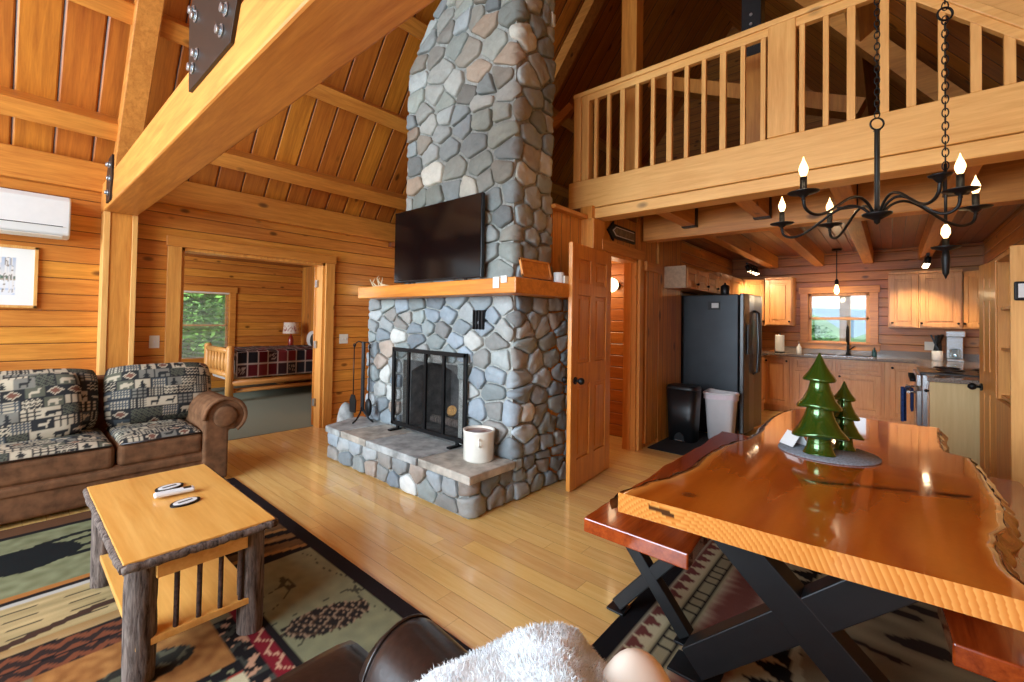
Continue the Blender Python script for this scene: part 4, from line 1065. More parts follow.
# ------------------------------------------------------------------ six panel door leaf
def panel_door(name, hinge, free, h, th, mat, z0=.012, knobs=True, label=None):
    a, b = Vector(hinge), Vector(free); d = (b-a); W = d.length; d.normalize(); nn = Vector((-d.y, d.x, 0))
    def O(m, s0, s1, q0, q1, t0, t1): return m.obox(a+d*(s0+s1)/2+nn*(t0+t1)/2+Vector((0,0,(q0+q1)/2)), d*(s1-s0)/2, nn*(t1-t0)/2, Vector((0,0,(q1-q0)/2)))
    e = bpy.data.objects.new(name, None); C.objects.link(e); e.location = (a.x, a.y, 0)
    st = .11; mid = W/2
    m = MB(); O(m, 0, st, z0, h, 0, th); O(m, W-st, W, z0, h, 0, th); O(m, mid-.05, mid+.05, z0, h, 0, th)
    rails = [(z0, .24), (.84, 1.02), (1.58, 1.68), (h-.12, h)]
    for q0, q1 in rails: O(m, st, W-st, q0, q1, .0005, th-.0005)
    m.build('door_frame', mat, e, .004)
    m = MB()
    for q0, q1 in ((.24,.84),(1.02,1.58),(1.68,h-.12)):
        for s0, s1 in ((st, mid-.05), (mid+.05, W-st)):
            O(m, s0, s1, q0, q1, th*.32, th*.68); O(m, s0+.03, s1-.03, q0+.03, q1-.03, th*.14, th*.86)
    m.build('door_panel', mat, e, .008)
    if knobs:
        m = MB(); p = a+d*(W-.065)+Vector((0,0,.885))
        for s in (1, -1):
            q = p+nn*(th if s > 0 else 0); m.cyl(q, q+nn*s*.008, .03, n=18); m.cyl(q+nn*s*.008, q+nn*s*.04, .010); m.sphere(q+nn*s*.055, .028)
        m.build('door_knob', M['black'], e)
    return e
struct(panel_door('door_1', (3.805, 1.985, 0), (3.03, 1.925, 0), 2.0, .036, M['doorw']))
# bedroom door folded back into the bedroom, seen on edge
e = panel_door('door_2', (2.64, YW+.15, 0), (3.02, YW+.84, 0), 2.0, .036, M['doorw'], knobs=False); struct(e)
for z in (.3, 1.02, 1.78): MB().box(2.606, 2.63, YW+.10, YW+.15, z-.045, z+.045).build('hinge', M['bolt'], e, .002)
# ------------------------------------------------------------------ bathroom glimpse
t = thing('globe_wall_light', 'glowing round globe light inside the open bathroom doorway', 'lamp', (4.93, 2.46, 1.8))
MB().sphere((4.80, 2.46, 1.80), .085, 20, 14).build('globe', M['globe'], t)
MB().cyl((4.95, 2.46, 1.80), (4.87, 2.46, 1.80), .05).build('base', M['black'], t)
L = bpy.data.lights.new('bath_light', 'POINT'); L.energy = 22; L.color = (1, .74, .42); L.shadow_soft_size = .08
o = bpy.data.objects.new('bath_light', L); o.location = (4.5, 2.9, 1.9); C.objects.link(o)
t = thing('arrow_sign', 'small dark framed arrow sign pointing left above the bathroom door', 'sign', (4.14, 2.02, 2.25))
pts = [(3.83, 2.245), (3.95, 2.345), (3.95, 2.315), (4.42, 2.315), (4.42, 2.18), (3.95, 2.18), (3.95, 2.15)]
MB().prism(pts, 1.995, 2.019, lambda a, b, d: (a, d, b)).build('sign_border', M['black'], t, .003)
pts = [(3.90, 2.247), (3.97, 2.295), (4.395, 2.295), (4.395, 2.20), (3.97, 2.20)]
m = MB(); qs = pts+pts[:1]
for a, b in zip(qs, qs[1:]): m.beam((a[0]*.93+4.14*.07, 1.990, a[1]*.86+2.247*.14), (b[0]*.93+4.14*.07, 1.990, b[1]*.86+2.247*.14), .003, .006)
m.build('sign_outline', M['offwhite'], t)
MB().prism(pts, 1.991, 1.9955, lambda a, b, d: (a, d, b)).build('sign_face', plain('weathered_sign_face', (126,104,74), .7, var=.2), t)
# ------------------------------------------------------------------ kitchen
def cab_door(par, axis, a0, a1, z0, z1, p, out, knob=None, drawer=False, mat=None):
    """raised panel door; axis: running axis; p front plane; out: direction it faces"""
    mat = mat or M['cab']
    def B(m, u0, u1, d0, d1, q0, q1):
        if axis == 'Y': m.box(p+out*d0, p+out*d1, u0, u1, q0, q1)
        else: m.box(u0, u1, p+out*d0, p+out*d1, q0, q1)
        return m
    lo, hi = min(a0, a1)+.006, max(a0, a1)-.006; w = .055 if not drawer else .03
    m = MB(); B(m, lo, lo+w, 0, .02, z0, z1); B(m, hi-w, hi, 0, .02, z0, z1); B(m, lo+w, hi-w, 0, .02, z0, z0+w); B(m, lo+w, hi-w, 0, .02, z1-w, z1)
    B(m, lo+w, hi-w, 0, .005, z0+w, z1-w); B(m, lo+w+.025, hi-w-.025, .005, .016, z0+w+.025, z1-w-.025)
    o = m.build('drawer' if drawer else 'door', mat, par, .003)
    if knob:
        for ku, kz in knob:
            c = (p+out*.04, ku, kz) if axis == 'Y' else (ku, p+out*.04, kz); q = (p+out*.018, ku, kz) if axis == 'Y' else (ku, p+out*.018, kz)
            MB().cyl(q, c, .007).sphere(c, .015, 12, 8).build('knob', M['black'], o)
    return o
# base run under the window
def base(y1, y0, lb, parts):
    t = thing('base_cabinet', lb, 'cabinet', (8.5, (y0+y1)/2, 0), 'base cabinets under the kitchen window')
    MB().box(8.22, KX, y0, y1, .10, .875).box(8.28, KX, y0, y1, 0, .10).build('carcass', M['cab'], t, .003)
    for a, b, z0, z1, kn, dr in parts: cab_door(t, 'Y', a, b, z0, z1, 8.22, -1, kn, dr)
base(1.56, 1.14, 'base cabinet with one full height oak door beside the fridge', [(1.53, 1.18, .13, .84, [(1.22, .80)], False)])
base(1.14, .62, 'base cabinet under the left half of the sink', [(1.12, .65, .70, .85, None, True), (1.12, .65, .13, .67, [(.69, .63)], False)])
base(.62, .08, 'base cabinet under the right half of the sink', [(.60, .11, .70, .85, None, True), (.60, .11, .13, .67, [(.57, .63)], False)])
base(.08, -.28, 'base cabinet with one full height oak door in the right corner', [(.03, -.24, .13, .84, [(-.0, .80)], False)])
t = thing('kitchen_worktop', 'speckled granite worktop in an L along the window and right wall', 'worktop', (8.5, .3, .9))
MB().box(8.17, KX, -.9, 1.48, .877, .915).build('slab', M['granite'], t, .006); MB().box(5.58, 6.02, -.9, -.235, .877, .915).build('slab', M['granite'], t, .006); MB().box(6.80, 8.165, -.9, -.235, .877, .915).build('slab', M['granite'], t, .006)
MB().box(KX-.02, KX, -.9, 1.48, .915, 1.01).build('backsplash', M['granite'], t)
t = thing('kitchen_sink', 'stainless steel sink set in the worktop under the window', 'sink', (8.5, .6, .9))
m = MB(); m.box(8.28, 8.70, .20, 1.02, .914, .921); m.build('rim', M['ss'], t, .003)
for a, b in ((.23, .60), (.64, .99)): MB().box(8.32, 8.66, a, b, .919, .9225).build('basin', M['steel'], t)
t = thing('kitchen_faucet', 'black gooseneck faucet in front of the kitchen window', 'faucet', (8.62, .50, .92))
MB().lathe([(.03, 0), (.03, .02), (.018, .05), (.018, .14), (.014, .15)], (8.66, .50, .921), 18).build('faucet_base', M['black'], t)
MB().tube([(8.66, .5, 1.05), (8.66, .5, 1.24)]+[(8.56+.10*cos(a), .5, 1.26+.10*sin(a)) for a in [pi*k/10 for k in range(0, 11)]]+[(8.46, .5, 1.20), (8.46, .5, 1.12)], .015, 10).build('spout', M['black'], t)
MB().beam((8.66, .485, 1.0), (8.63, .42, 1.06), .014, .014).build('lever', M['black'], t)
# right run
t = thing('base_cabinet', 'base cabinet with plain pale end panel at the near end of the right counter', 'cabinet', (5.8, -.55, 0))
MB().box(5.64, 6.02, -.88, -.27, .0, .875).build('carcass', M['cab'], t, .003); MB().box(5.62, 5.642, -.88, -.25, .0, .875).build('end_panel', M['cabpale'], t, .002)
cab_door(t, 'X', 5.66, 6.0, .13, .84, -.27, 1, [(5.72, .78)])
t = thing('base_cabinet', 'base cabinet between the range and the far corner of the right counter', 'cabinet', (7.4, -.55, 0))
MB().box(6.80, 8.2, -.88, -.27, .0, .875).build('carcass', M['cab'], t, .003)
for a, b in ((6.82, 7.45), (7.5, 8.15)): cab_door(t, 'X', a, b, .13, .84, -.27, 1, [(a+.06, .8)])
t = thing('kitchen_range', 'stainless cooking range with black top seen edge on in the right counter', 'range', (6.4, -.5, 0))
MB().box(6.03, 6.79, -.88, -.215, .02, .90).build('range_body', M['ss'], t, .006)
MB().box(6.03, 6.79, -.88, -.20, .90, .925).build('cooktop', M['tvb'], t, .004)
MB().box(6.05, 6.77, -.215, -.175, .18, .74).build('oven_door', M['ss'], t, .006)
MB().box(6.03, 6.79, -.215, -.17, .78, .90).build('control_panel', M['ss'], t, .01)
for x in (6.12, 6.28, 6.44, 6.60, 6.72): MB().cyl((x, -.17, .84), (x, -.13, .84), .022).build('control_knob', M['black'], t)
m = MB(); m.cyl((6.08, -.12, .715), (6.74, -.12, .715), .014); m.cyl((6.12, -.175, .715), (6.12, -.12, .715), .01); m.cyl((6.70, -.175, .715), (6.70, -.12, .715), .01); m.build('oven_handle', M['ss'], t)
for k, (x, y) in enumerate(((6.22, -.42), (6.58, -.42), (6.22, -.7), (6.58, -.7))):
    m = MB(); m.torus((x, y, .945), .09, .008, n=20)
    for q in range(4): m.beam((x-.1*cos(q*pi/4), y-.1*sin(q*pi/4), .945), (x+.1*cos(q*pi/4), y+.1*sin(q*pi/4), .945), .01, .012)
    for q in (0, 1): m.box(x-.09+.17*q, x-.08+.17*q, y-.005, y+.005, .925, .945)
    m.build('burner_grate', M['black'], t)
t = thing('dish_towel', 'blue striped towel hanging on the range handle', 'towel', (6.25, -.11, .72))
MB().grid(14, 16, lambda u, v: (6.13+u*.26, -.085+.022*sin(u*16), .735-.33*v)).grid(14, 12, lambda u, v: (6.13+u*.26, -.15+.012*sin(u*14), .735-.22*v)).grid(14, 6, lambda u, v: (6.13+u*.26, -.12+.023*cos(pi*(1-v)), .733+.012*sin(pi*v))).build('cloth', M['blue'], t)
MB().grid(8, 16, lambda u, v: (6.18+u*.05, -.062+.006*sin((.05+u*.05)*60), .735-.33*v)).build('white_stripe', M['white'], t)
# upper cabinets
g = 'upper cabinets round the kitchen'
def upper(y1, y0, lb, kn, z0=1.35, z1=2.11):
    t = thing('wall_cabinet', lb, 'cabinet', (8.65, (y0+y1)/2, z0), g)
    MB().box(8.52, KX, y0, y1, z0, z1).build('carcass', M['cab'], t, .003); cab_door(t, 'Y', y1-.01, y0+.01, z0+.02, z1-.02, 8.52, -1, kn)
    MB().box(8.49, KX, y0-.0, y1+.0, z1, z1+.035).build('crown', M['cab'], t, .006)
upper(.045, -.268, 'narrow oak wall cabinet right of the kitchen window', [(.0, 1.42)])
upper(-.270, -.69, 'wide oak wall cabinet right of the window beyond the narrow one', [(-.30, 1.42), (-.65, 1.42)])
upper(1.575, 1.19, 'oak wall cabinet left of the kitchen window', [(1.23, 1.42)])
def diag(pa, pb, back, lb):
    t = thing('wall_cabinet', lb, 'cabinet', (pa[0], pa[1], 1.35), g)
    MB().prism([pa, pb]+back, 1.35, 2.11).build('carcass', M['cab'], t, .003)
    a, b = Vector(pa+(0,)), Vector(pb+(0,)); d = (b-a); W = d.length; d.normalize(); n = Vector((d.y, -d.x, 0)); 
    if n.x > 0: n = -n
    def O(m, s0, s1, q0, q1, t0, t1): m.obox(a+d*(s0+s1)/2+n*(t0+t1)/2+Vector((0,0,(q0+q1)/2)), d*(s1-s0)/2, n*(t1-t0)/2, Vector((0,0,(q1-q0)/2)))
    m = MB(); O(m, .02, W-.02, 1.37, 2.09, 0, .012); O(m, .02, .075, 1.37, 2.09, 0, .02); O(m, W-.075, W-.02, 1.37, 2.09, 0, .02); O(m, .02, W-.02, 1.37, 1.425, 0, .02); O(m, .02, W-.02, 2.035, 2.09, 0, .02); O(m, .1, W-.1, 1.45, 2.01, .01, .017)
    o = m.build('door', M['cab'], t, .003); k = MB()
    for s in (.05, W-.05): k.sphere(a+d*s+n*.035+Vector((0,0,1.42)), .015, 12, 8)
    k.build('knob', M['black'], o)
diag((8.52, -.70), (8.30, -.885), [(8.81, -.885), (8.81, -.70)], 'angled oak corner cabinet at the right end of the window wall')
diag((8.22, 1.83), (8.52, 1.585), [(8.81, 1.585), (8.81, 2.13), (8.22, 2.13)], 'angled oak corner cabinet left of the window, lit by the spot lights')
t = thing('wall_cabinet', 'short oak cabinet above the fridge with pale side panel', 'cabinet', (5.9, 1.9, 1.77), g)
MB().box(5.22, 6.9, 1.76, 2.015, 1.775, 2.02).build('carcass', M['cab'], t, .003); MB().box(5.205, 5.222, 1.745, 2.018, 1.77, 2.025).build('side_panel', plain('grey_birch_side', (176,146,116), .5, var=.08, scale=30), t)
for a, b in ((5.24, 5.62), (5.63, 6.02), (6.04, 6.44), (6.46, 6.88)): cab_door(t, 'X', a, b, 1.79, 2.005, 1.76, -1, [(b-.05, 1.83)])
t = thing('wall_cabinet', 'oak wall cabinet row between the fridge and the far corner', 'cabinet', (7.5, 2.0, 1.35), g)
MB().box(6.92, 8.2, 1.85, 2.14, 1.35, 2.11).build('carcass', M['cab'], t, .003)
for a, b in ((6.94, 7.55), (7.57, 8.18)): cab_door(t, 'X', a, b, 1.37, 2.09, 1.85, -1, [(b-.05, 1.42)])
t = thing('base_cabinet', 'oak base cabinet between the fridge and the window wall', 'cabinet', (7.5, 1.8, 0))
MB().box(6.95, 8.2, 1.52, 2.13, .0, .875).build('carcass', M['cab'], t, .003); MB().box(6.93, 8.80, 1.49, 2.13, .876, .914).build('counter_slab', M['granite'], t)
for a, b in ((6.97, 7.55), (7.57, 8.17)): cab_door(t, 'X', a, b, .13, .84, 1.52, -1, [(b-.05, .8)])
# fridge
t = thing('refrigerator', 'tall dark side-by-side refrigerator with a plain grey side toward the room', 'refrigerator', (6.3, 1.7, 0))
MB().box(5.92, 6.78, 1.37, 2.08, .03, 1.725).build('fridge_body', M['fridge'], t, .012, 3)
for x0, x1 in ((5.92, 6.29), (6.30, 6.78)):
    m = MB(); m.prism([(x0, 1.36), (x1, 1.36), (x1, 1.30), ((x0+x1)/2+.1*(1 if x0 > 6 else -.5), 1.262), (x0, 1.30)] if x0 > 6 else [(x0, 1.36), (x1, 1.36), (x1, 1.275), (x0+.15, 1.285), (x0, 1.31)], .06, 1.735)
    o = m.build('door', M['fridgef'], t, .012, 3)
    hx = 6.255 if x0 < 6 else 6.345
    MB().tube([(hx, 1.28, .75), (hx, 1.235, .78), (hx, 1.222, 1.1), (hx, 1.235, 1.50), (hx, 1.28, 1.53)], .014, 10).build('handle', M['fridgef'], o)
    if x0 < 6: MB().box(6.0, 6.18, 1.278, 1.292, 1.0, 1.36).build('dispenser', M['tvb'], o, .004)
MB().box(5.96, 6.74, 1.40, 2.04, .0, .04).build('plinth', M['black'], t)
t = thing('memo_holder', 'white memo in a dark holder stuck on the grey fridge side', 'note', (5.91, 1.60, 1.56))
MB().box(5.905, 5.918, 1.57, 1.71, 1.535, 1.64).build('holder', M['tvb'], t, .003); MB().box(5.90, 5.906, 1.585, 1.665, 1.56, 1.62).build('paper', M['white'], t)
o = MB().lathe([(.045, 0), (.05, .01), (.05, .11), (.03, .125), (.012, .13), (.014, .145), (.001, .15)], (6.05, 1.55, 1.728), 20).build('black_canister', M['binblack']); tag(o, 'small black canister standing on top of the fridge', 'canister')
# bins and mat
o = MB().box(4.72, 5.88, 1.42, 1.97, .002, .012).build('floor_mat', M['mat'], bevel=.003); tag(o, 'black floor mat under the two bins', 'mat')
t = thing('step_bin', 'black plastic step-on kitchen bin next to the fridge', 'bin', (5.34, 1.80, .012))
m = MB()
def taper(m, cx, cy, w0, d0, w1, d1, z0, z1, r=.25, n=28):
    b = len(m.v)
    for w, d, z in ((w0, d0, z0), (w1, d1, z1)):
        for k in range(n):
            a = 2*pi*k/n; c, s = cos(a), sin(a); e = .45
            m.v.append(Vector((cx+w*math.copysign(abs(c)**e, c), cy+d*math.copysign(abs(s)**e, s), z)))
    for k in range(n): m.sm.add(len(m.f)); m.f.append([b+k, b+(k+1) % n, b+n+(k+1) % n, b+n+k])
    m.f.append([b+k for k in range(n)][::-1]); m.f.append([b+n+k for k in range(n)])
    return m
taper(m, 5.34, 1.80, .125, .145, .145, .17, .012, .60).build('bin_body', M['binblack'], t)
taper(MB(), 5.34, 1.80, .15, .175, .135, .16, .60, .645).build('lid', M['binblack'], t, .01)
MB().prism([(.06*cos(pi*k/10), .09*sin(pi*k/10)) for k in range(11)], 5.195, 5.215, lambda a, b, d: (d, 1.80+a, .025+b)).build('pedal_recess', M['steel'], t)
MB().box(5.17, 5.21, 1.76, 1.84, .028, .04).build('pedal', M['ss'], t, .003)
t = thing('waste_bin', 'white open plastic waste bin in front of the fridge', 'bin', (5.68, 1.50, .012))
m = MB(); n = 28; b = 0
taper(m, 5.68, 1.49, .10, .13, .13, .165, .012, .555)
m.f.pop()
m.build('bin_body', M['binwhite'], t)
m = MB(); ring = []
for k in range(40):
    a = 2*pi*k/40; c, s = cos(a), sin(a); ring.append((5.68+.135*math.copysign(abs(c)**.45, c), 1.49+.17*math.copysign(abs(s)**.45, s), .552+.012*sin(a*2)))
m.tube(ring, .013, 8, closed=True).build('rim', M['binwhite'], t)
m = MB()
m.grid(40, 5, lambda u, v: (5.68+(.137+.004*sin(u*50))*math.copysign(abs(cos(2*pi*u))**.45, cos(2*pi*u)), 1.49+(.172+.004*sin(u*44))*math.copysign(abs(sin(2*pi*u))**.45, sin(2*pi*u)), .562-.075*v-.01*sin(u*19)*v)).build('liner_bag', plain('white_bin_liner', (232,214,218), .5, var=.03), t)
# worktop items
t = thing('paper_towel_roll', 'white paper towel roll standing left of the kitchen window', 'paper towel', (8.5, 1.36, .915))
MB().lathe([(.02, .015), (.062, .015), (.064, .03), (.064, .27), (.062, .285), (.02, .285)], (8.5, 1.36, .915), 28).build('roll', M['white'], t); MB().lathe([(.075, 0), (.075, .014), (.01, .016), (.01, .31), (.001, .315)], (8.5, 1.36, .915), 24).build('holder', M['black'], t)
t = thing('soap_bottle', 'small clear soap bottle left of the sink', 'bottle', (8.5, 1.12, .915))
MB().lathe([(.03, 0), (.032, .01), (.032, .10), (.012, .13), (.012, .15)], (8.5, 1.10, .915), 18).build('bottle', M['white'], t); MB().tube([(8.5, 1.10, 1.06), (8.5, 1.10, 1.10), (8.47, 1.10, 1.10)], .005, 8).build('pump', M['ss'], t)
t = thing('soap_bottle', 'small dark teal bottle right of the faucet', 'bottle', (8.60, .20, .915))
MB().lathe([(.025, 0), (.027, .01), (.027, .09), (.01, .11), (.01, .13), (.001, .13)], (8.74, .20, .915), 18).build('bottle', plain('teal_bottle', (36,76,84), .2), t)
t = thing('knife_block', 'black knives in a white crock at the far right of the worktop', 'utensils', (8.45, -.47, .915))
MB().lathe([(.05, 0), (.055, .01), (.055, .13), (.05, .135), (.001, .12)], (8.48, -.45, .915), 20).build('crock', M['white'], t)
m = MB(); R = random.Random(2)
for k in range(7): m.beam((8.48+R.uniform(-.03, .03), -.45+R.uniform(-.03, .03), 1.02), (8.48+R.uniform(-.05, .05), -.45+R.uniform(-.06, .06), 1.22+R.uniform(0, .06)), .03, .018)
m.build('utensil', M['black'], t)
t = thing('coffee_maker', 'grey coffee maker in the corner under the right cabinets', 'coffee maker', (8.55, -.62, .915))
MB().box(8.46, 8.62, -.70, -.54, .915, .95).box(8.56, 8.66, -.70, -.54, .95, 1.28).box(8.44, 8.66, -.71, -.53, 1.24, 1.32).build('machine_body', M['ss'], t, .008)
MB().lathe([(.05, 0), (.06, .03), (.055, .11), (.04, .13)], (8.50, -.62, .952), 18).build('carafe', M['bottle'], t)
t = thing('wall_outlet', 'pale outlet plate on the boards right of the kitchen window', 'outlet', (KX-.01, -.36, 1.10)); MB().box(KX-.008, KX, -.46, -.34, 1.04, 1.16).build('cover_plate', M['offwhite'], t, .002)
# pendant, track lights
t = thing('pendant_light', 'black pendant with a bare glowing bulb in front of the kitchen window', 'lamp', (8.4, .62, 1.87))
MB().lathe([(.06, 2.495), (.06, 2.52), (.001, 2.522)], (8.4, .62, 0), 20).build('canopy', M['black'], t); MB().cyl((8.4, .62, 2.5), (8.4, .62, 2.05), .006).build('cord', M['black'], t)
MB().lathe([(.022, 1.98), (.026, 2.0), (.022, 2.05), (.008, 2.07)], (8.4, .62, 0), 18).build('socket', M['black'], t); MB().lathe([(.001, 1.84), (.02, 1.85), (.033, 1.88), (.03, 1.92), (.018, 1.96), (.016, 1.98)], (8.4, .62, 0), 18).build('bulb', M['pend'], t)
def pl(n, loc, e, col=(1, .76, .46), r=.04):
    L = bpy.data.lights.new(n, 'POINT'); L.energy = e; L.color = col; L.shadow_soft_size = r; o = bpy.data.objects.new(n, L); o.location = loc; C.objects.link(o)
pl('pendant_glow', (8.4, .62, 1.80), 6)
def spotl(n, loc, tgt, e, ang=80):
    L = bpy.data.lights.new(n, 'SPOT'); L.energy = e; L.color = (1, .80, .54); L.spot_size = radians(ang); L.spot_blend = .6; L.shadow_soft_size = .03
    o = bpy.data.objects.new(n, L); o.location = loc; o.rotation_euler = (Vector(tgt)-Vector(loc)).to_track_quat('-Z', 'Y').to_euler(); C.objects.link(o)
def track(x0, x1, y, z, lb, n, tgt):
    t = thing('track_light', lb, 'lamp', ((x0+x1)/2, y, z))
    MB().box(x0, x1, y-.015, y+.015, z, z+.03).build('track_bar', M['black'], t)
    for k in range(n):
        x = x0+.06+(x1-x0-.12)*k/(n-1); d = (Vector(tgt)-Vector((x, y, z-.06))).normalized(); c = Vector((x, y, z-.05))
        h = MB().cyl((x, y, z), c, .008).cyl(c-d*.04, c+d*.05, .028, .036, 16).build('spot_head', M['black'], t)
        MB().cyl(c+d*.0505, c+d*.056, .030, n=16).build('spot_lens', M['spot'], h)
    spotl('track_spot', (x0+.1, y, z-.1), tgt, 75, 110)
track(7.75, 8.45, 1.68, 2.30, 'black track light with four glowing heads above the left kitchen cabinets', 4, (8.3, 1.45, 1.5))
track(7.9, 8.5, -.34, 2.285, 'black track light with glowing heads above the right kitchen cabinets', 3, (8.1, -.2, 1.4))
# pantry at the right wall
t = thing('pantry_cupboard', 'tall knotty pine pantry cupboard with open shelves at the right edge', 'cupboard', (4.65, -.72, 0))
MB().box(4.28, 4.31, -.9, -.555, 0, 1.89).build('near_side', M['paleZ'], t, .003); MB().box(5.0, 5.03, -.9, -.585, 0, 1.89).build('far_side', M['beamZ'], t, .003)
MB().box(4.31, 5.0, -.9, -.575, 1.86, 1.89).build('cupboard_top', M['beamZ'], t); MB().box(4.31, 5.0, -.9, -.88, 0, 1.86).build('back_panel', M['beamZ'], t)
for z in (.05, .85, 1.2, 1.5): MB().box(4.31, 5.0, -.88, -.60, z, z+.02).build('shelf', M['beamZ'], t)
MB().box(4.31, 5.0, -.60, -.575, .0, .84).build('lower_front', M['beamZ'], t)
panel_door_ = panel_door('pantry_door', (5.035, -.605, 0), (5.42, -.56, 0), 1.88, .028, M['beamZ']); panel_door_.parent = t; panel_door_.location = Vector((5.035, -.605, 0))-t.location
for k, (x, z, h, c, lb) in enumerate(((4.86, 1.52, .22, 'white', 'white box on the top pantry shelf'), (4.9, 1.22, .2, 'offwhite', 'pale box on the middle pantry shelf'), (4.88, .87, .24, 'fridge', 'grey box on the lower pantry shelf'))):
    o = MB().box(x-.07, x+.07, -.82, -.64, z, z+h).build('storage_box', M[c], None, .004); tag(o, lb, 'box')
t = thing('thermostat', 'small black rimmed control panel on the pantry side at the right edge', 'control', (4.27, -.60, 1.62))
MB().box(4.262, 4.28, -.66, -.568, 1.54, 1.66).build('bezel', M['black'], t, .01); MB().box(4.259, 4.2625, -.645, -.585, 1.558, 1.645).build('face', M['white'], t)
# ------------------------------------------------------------------ bedroom
BX0, BX1, BY0, BY1 = 2.40, 4.22, 7.72, 8.85
t = thing('log_bed', 'peeled log bed seen through the doorway', 'bed', (3.3, 8.3, 0))
for y in (BY0, BY1): MB().tube([(BX0, y, .004), (BX0, y, .45), (BX0, y, .86), (BX0, y, .885)], [.062, .058, .055, .035], 16).build('bed_post', M['log'], t)
MB().tube([(BX0, BY0, .80), (BX0, BY1, .80)], [.045, .045], 14).build('footboard_rail', M['log'], t); MB().tube([(BX0, BY0, .42), (BX0, BY1, .42)], [.045, .045], 14).build('footboard_rail', M['log'], t)
for k in range(6): y = BY0+.16+(BY1-BY0-.32)*k/5; MB().tube([(BX0, y, .43), (BX0, y, .6), (BX0, y, .79)], [.022, .036, .024], 12).build('footboard_spindle', M['log'], t)
MB().cyl((BX0, BY0, .30), (BX1, BY0, .30), .055).build('side_rail', M['logx'], t); MB().cyl((BX0, BY0+.02, .17), (BX1, BY0+.02, .17), .035).build('side_rail', M['logx'], t)
MB().box(BX0+.05, BX1, BY0+.06, BY1-.06, .30, .66).build('mattress', M['white'], t, .04)
def quiltc(u, v):
    i, j = floor(u*11), floor(v*9); a, b = fr(u*11), fr(v*9)
    if a < .07 or b < .07: return lin((196,180,172))
    c = [(92,26,32), (34,30,34), (58,36,38), (116,44,46), (44,44,52)][int(hsh(i, j, 3)*4.99)]
    if (i*3+j) % 5 == 0 and abs(a-.5) < .32 and abs(b-.5) < .28 and nz(a*14, b*14, i) > .05: c = (170,150,140)
    return lin(c)
t2 = thing('patchwork_quilt', 'dark red and black patchwork quilt covering the log bed', 'quilt', (3.3, 8.3, .7))
m = MB(); L0 = .42; W = (BY1-BY0)+.06
def qf(u, v):
    x = BX0+.08+u*(BX1-BX0-.1); s = v*(L0+W+.3)
    if s < L0: return (x, BY0-.065-.012*sin(x*14), .38+s)
    if s < L0+W: return (x, BY0-.065+(s-L0), .80+.015*nz(x*3, s*3)-.02*max(0, 1-(s-L0)/.06))
    return (x, BY0-.065+W, .80-(s-L0-W))
m.grid(110, 90, qf, quiltc).build('quilt_top', M['quilt'], t2)
MB().grid(12, 10, lambda u, v: (BX0+.085+.012*nz(u*4, v*4), BY0-.06+u*(W), .40+v*.39), lambda u, v: quiltc(u*.6, v*.5)).build('quilt_foot', M['quilt'], t2)
m = MB(); o = m.sphere((4.05, 8.35, .93), (.07, .26, .17), 20, 12).build('bed_pillow', M['white']); tag(o, 'white pillow propped at the head of the log bed', 'pillow'); o.rotation_euler = (0, 0, 0)
m = MB(); o = m.sphere((3.96, 8.15, .92), (.05, .12, .13), 16, 10).build('bed_pillow', M['fridge']); tag(o, 'dark slate pillow in front of the white one on the bed', 'pillow')
t = thing('nightstand', 'wooden nightstand under the bedside lamp', 'nightstand', (3.95, 9.1, 0))
MB().box(3.72, 4.2, 8.92, 9.36, .70, .75).build('top', M['logx'], t, .006); MB().box(3.75, 4.17, 8.95, 9.34, .0, .70).build('body', M['logx'], t, .004)
t = thing('bedside_lamp', 'bedside lamp with red base and cream printed shade', 'lamp', (3.93, 9.08, .75))
MB().lathe([(.07, 0), (.075, .02), (.05, .05), (.055, .14), (.04, .2), (.012, .24), (.012, .30)], (3.93, 9.08, .751), 20).build('lamp_base', M['red'], t)
def shade(u, v): return lin((206,170,150)) if (v < .08 or v > .92) else (lin((176,110,100)) if nz(u*30, v*5) > .12 and .2 < v < .75 else lin((236,222,206)))
MB().grid(48, 12, lambda u, v: (3.93+(.155-.02*v)*cos(2*pi*u), 9.08+(.155-.02*v)*sin(2*pi*u), 1.02+.23*v), shade).build('lamp_shade', M['art'], t)
# ------------------------------------------------------------------ leather chair and throw in the foreground
t = thing('leather_armchair', 'dark brown leather armchair in the foreground seen from behind', 'armchair', (.2, .6, 0))
def rbox(m, x0, x1, y0, y1, z0, z1): return m.box(x0, x1, y0, y1, z0, z1)
rbox(MB(), -.38, .735, .16, .86, .03, .31).build('base', M['leather'], t, .03, 3)
def cush(x0, x1, y0, y1, z0, z1, dome, nm, e=5):
    m = MB(); nu = nv = 26
    for sg in (1, -1):
        m.grid(nu, nv, lambda u, v: (x0+u*(x1-x0), y0+v*(y1-y0), (z0+z1)/2+sg*((z1-z0)/2+dome*(1-(2*u-1)**2)*(1-(2*v-1)**2))*(max(0, 1-abs(2*u-1)**e)*max(0, 1-abs(2*v-1)**e))**.22))
    return m.build(nm, M['leather'], t)
cush(-.28, .66, .30, 1.07, .30, .545, .012, 'seat_cushion', 14)
def armp(u, v):
    # cross section sweep: v along the arm, u around
    a = pi*(u*1.16-.08); s = v; cx = .605+.055*(s); w = .125; 
    y = .25+.65*s
    endr = 1-max(0, (s-.90)/.10)**2*.10
    return (cx-w*cos(a)*(.6+.4*endr), y+.0*sin(a), .30+(.345*endr+.025*(1-s)*0)*(abs(sin(max(0, min(pi, a))))**.42 if 0 < a < pi else -.3))
m = MB(); m.grid(30, 40, armp)
b = len(m.v)
o = m.build('arm', M['leather'], t)
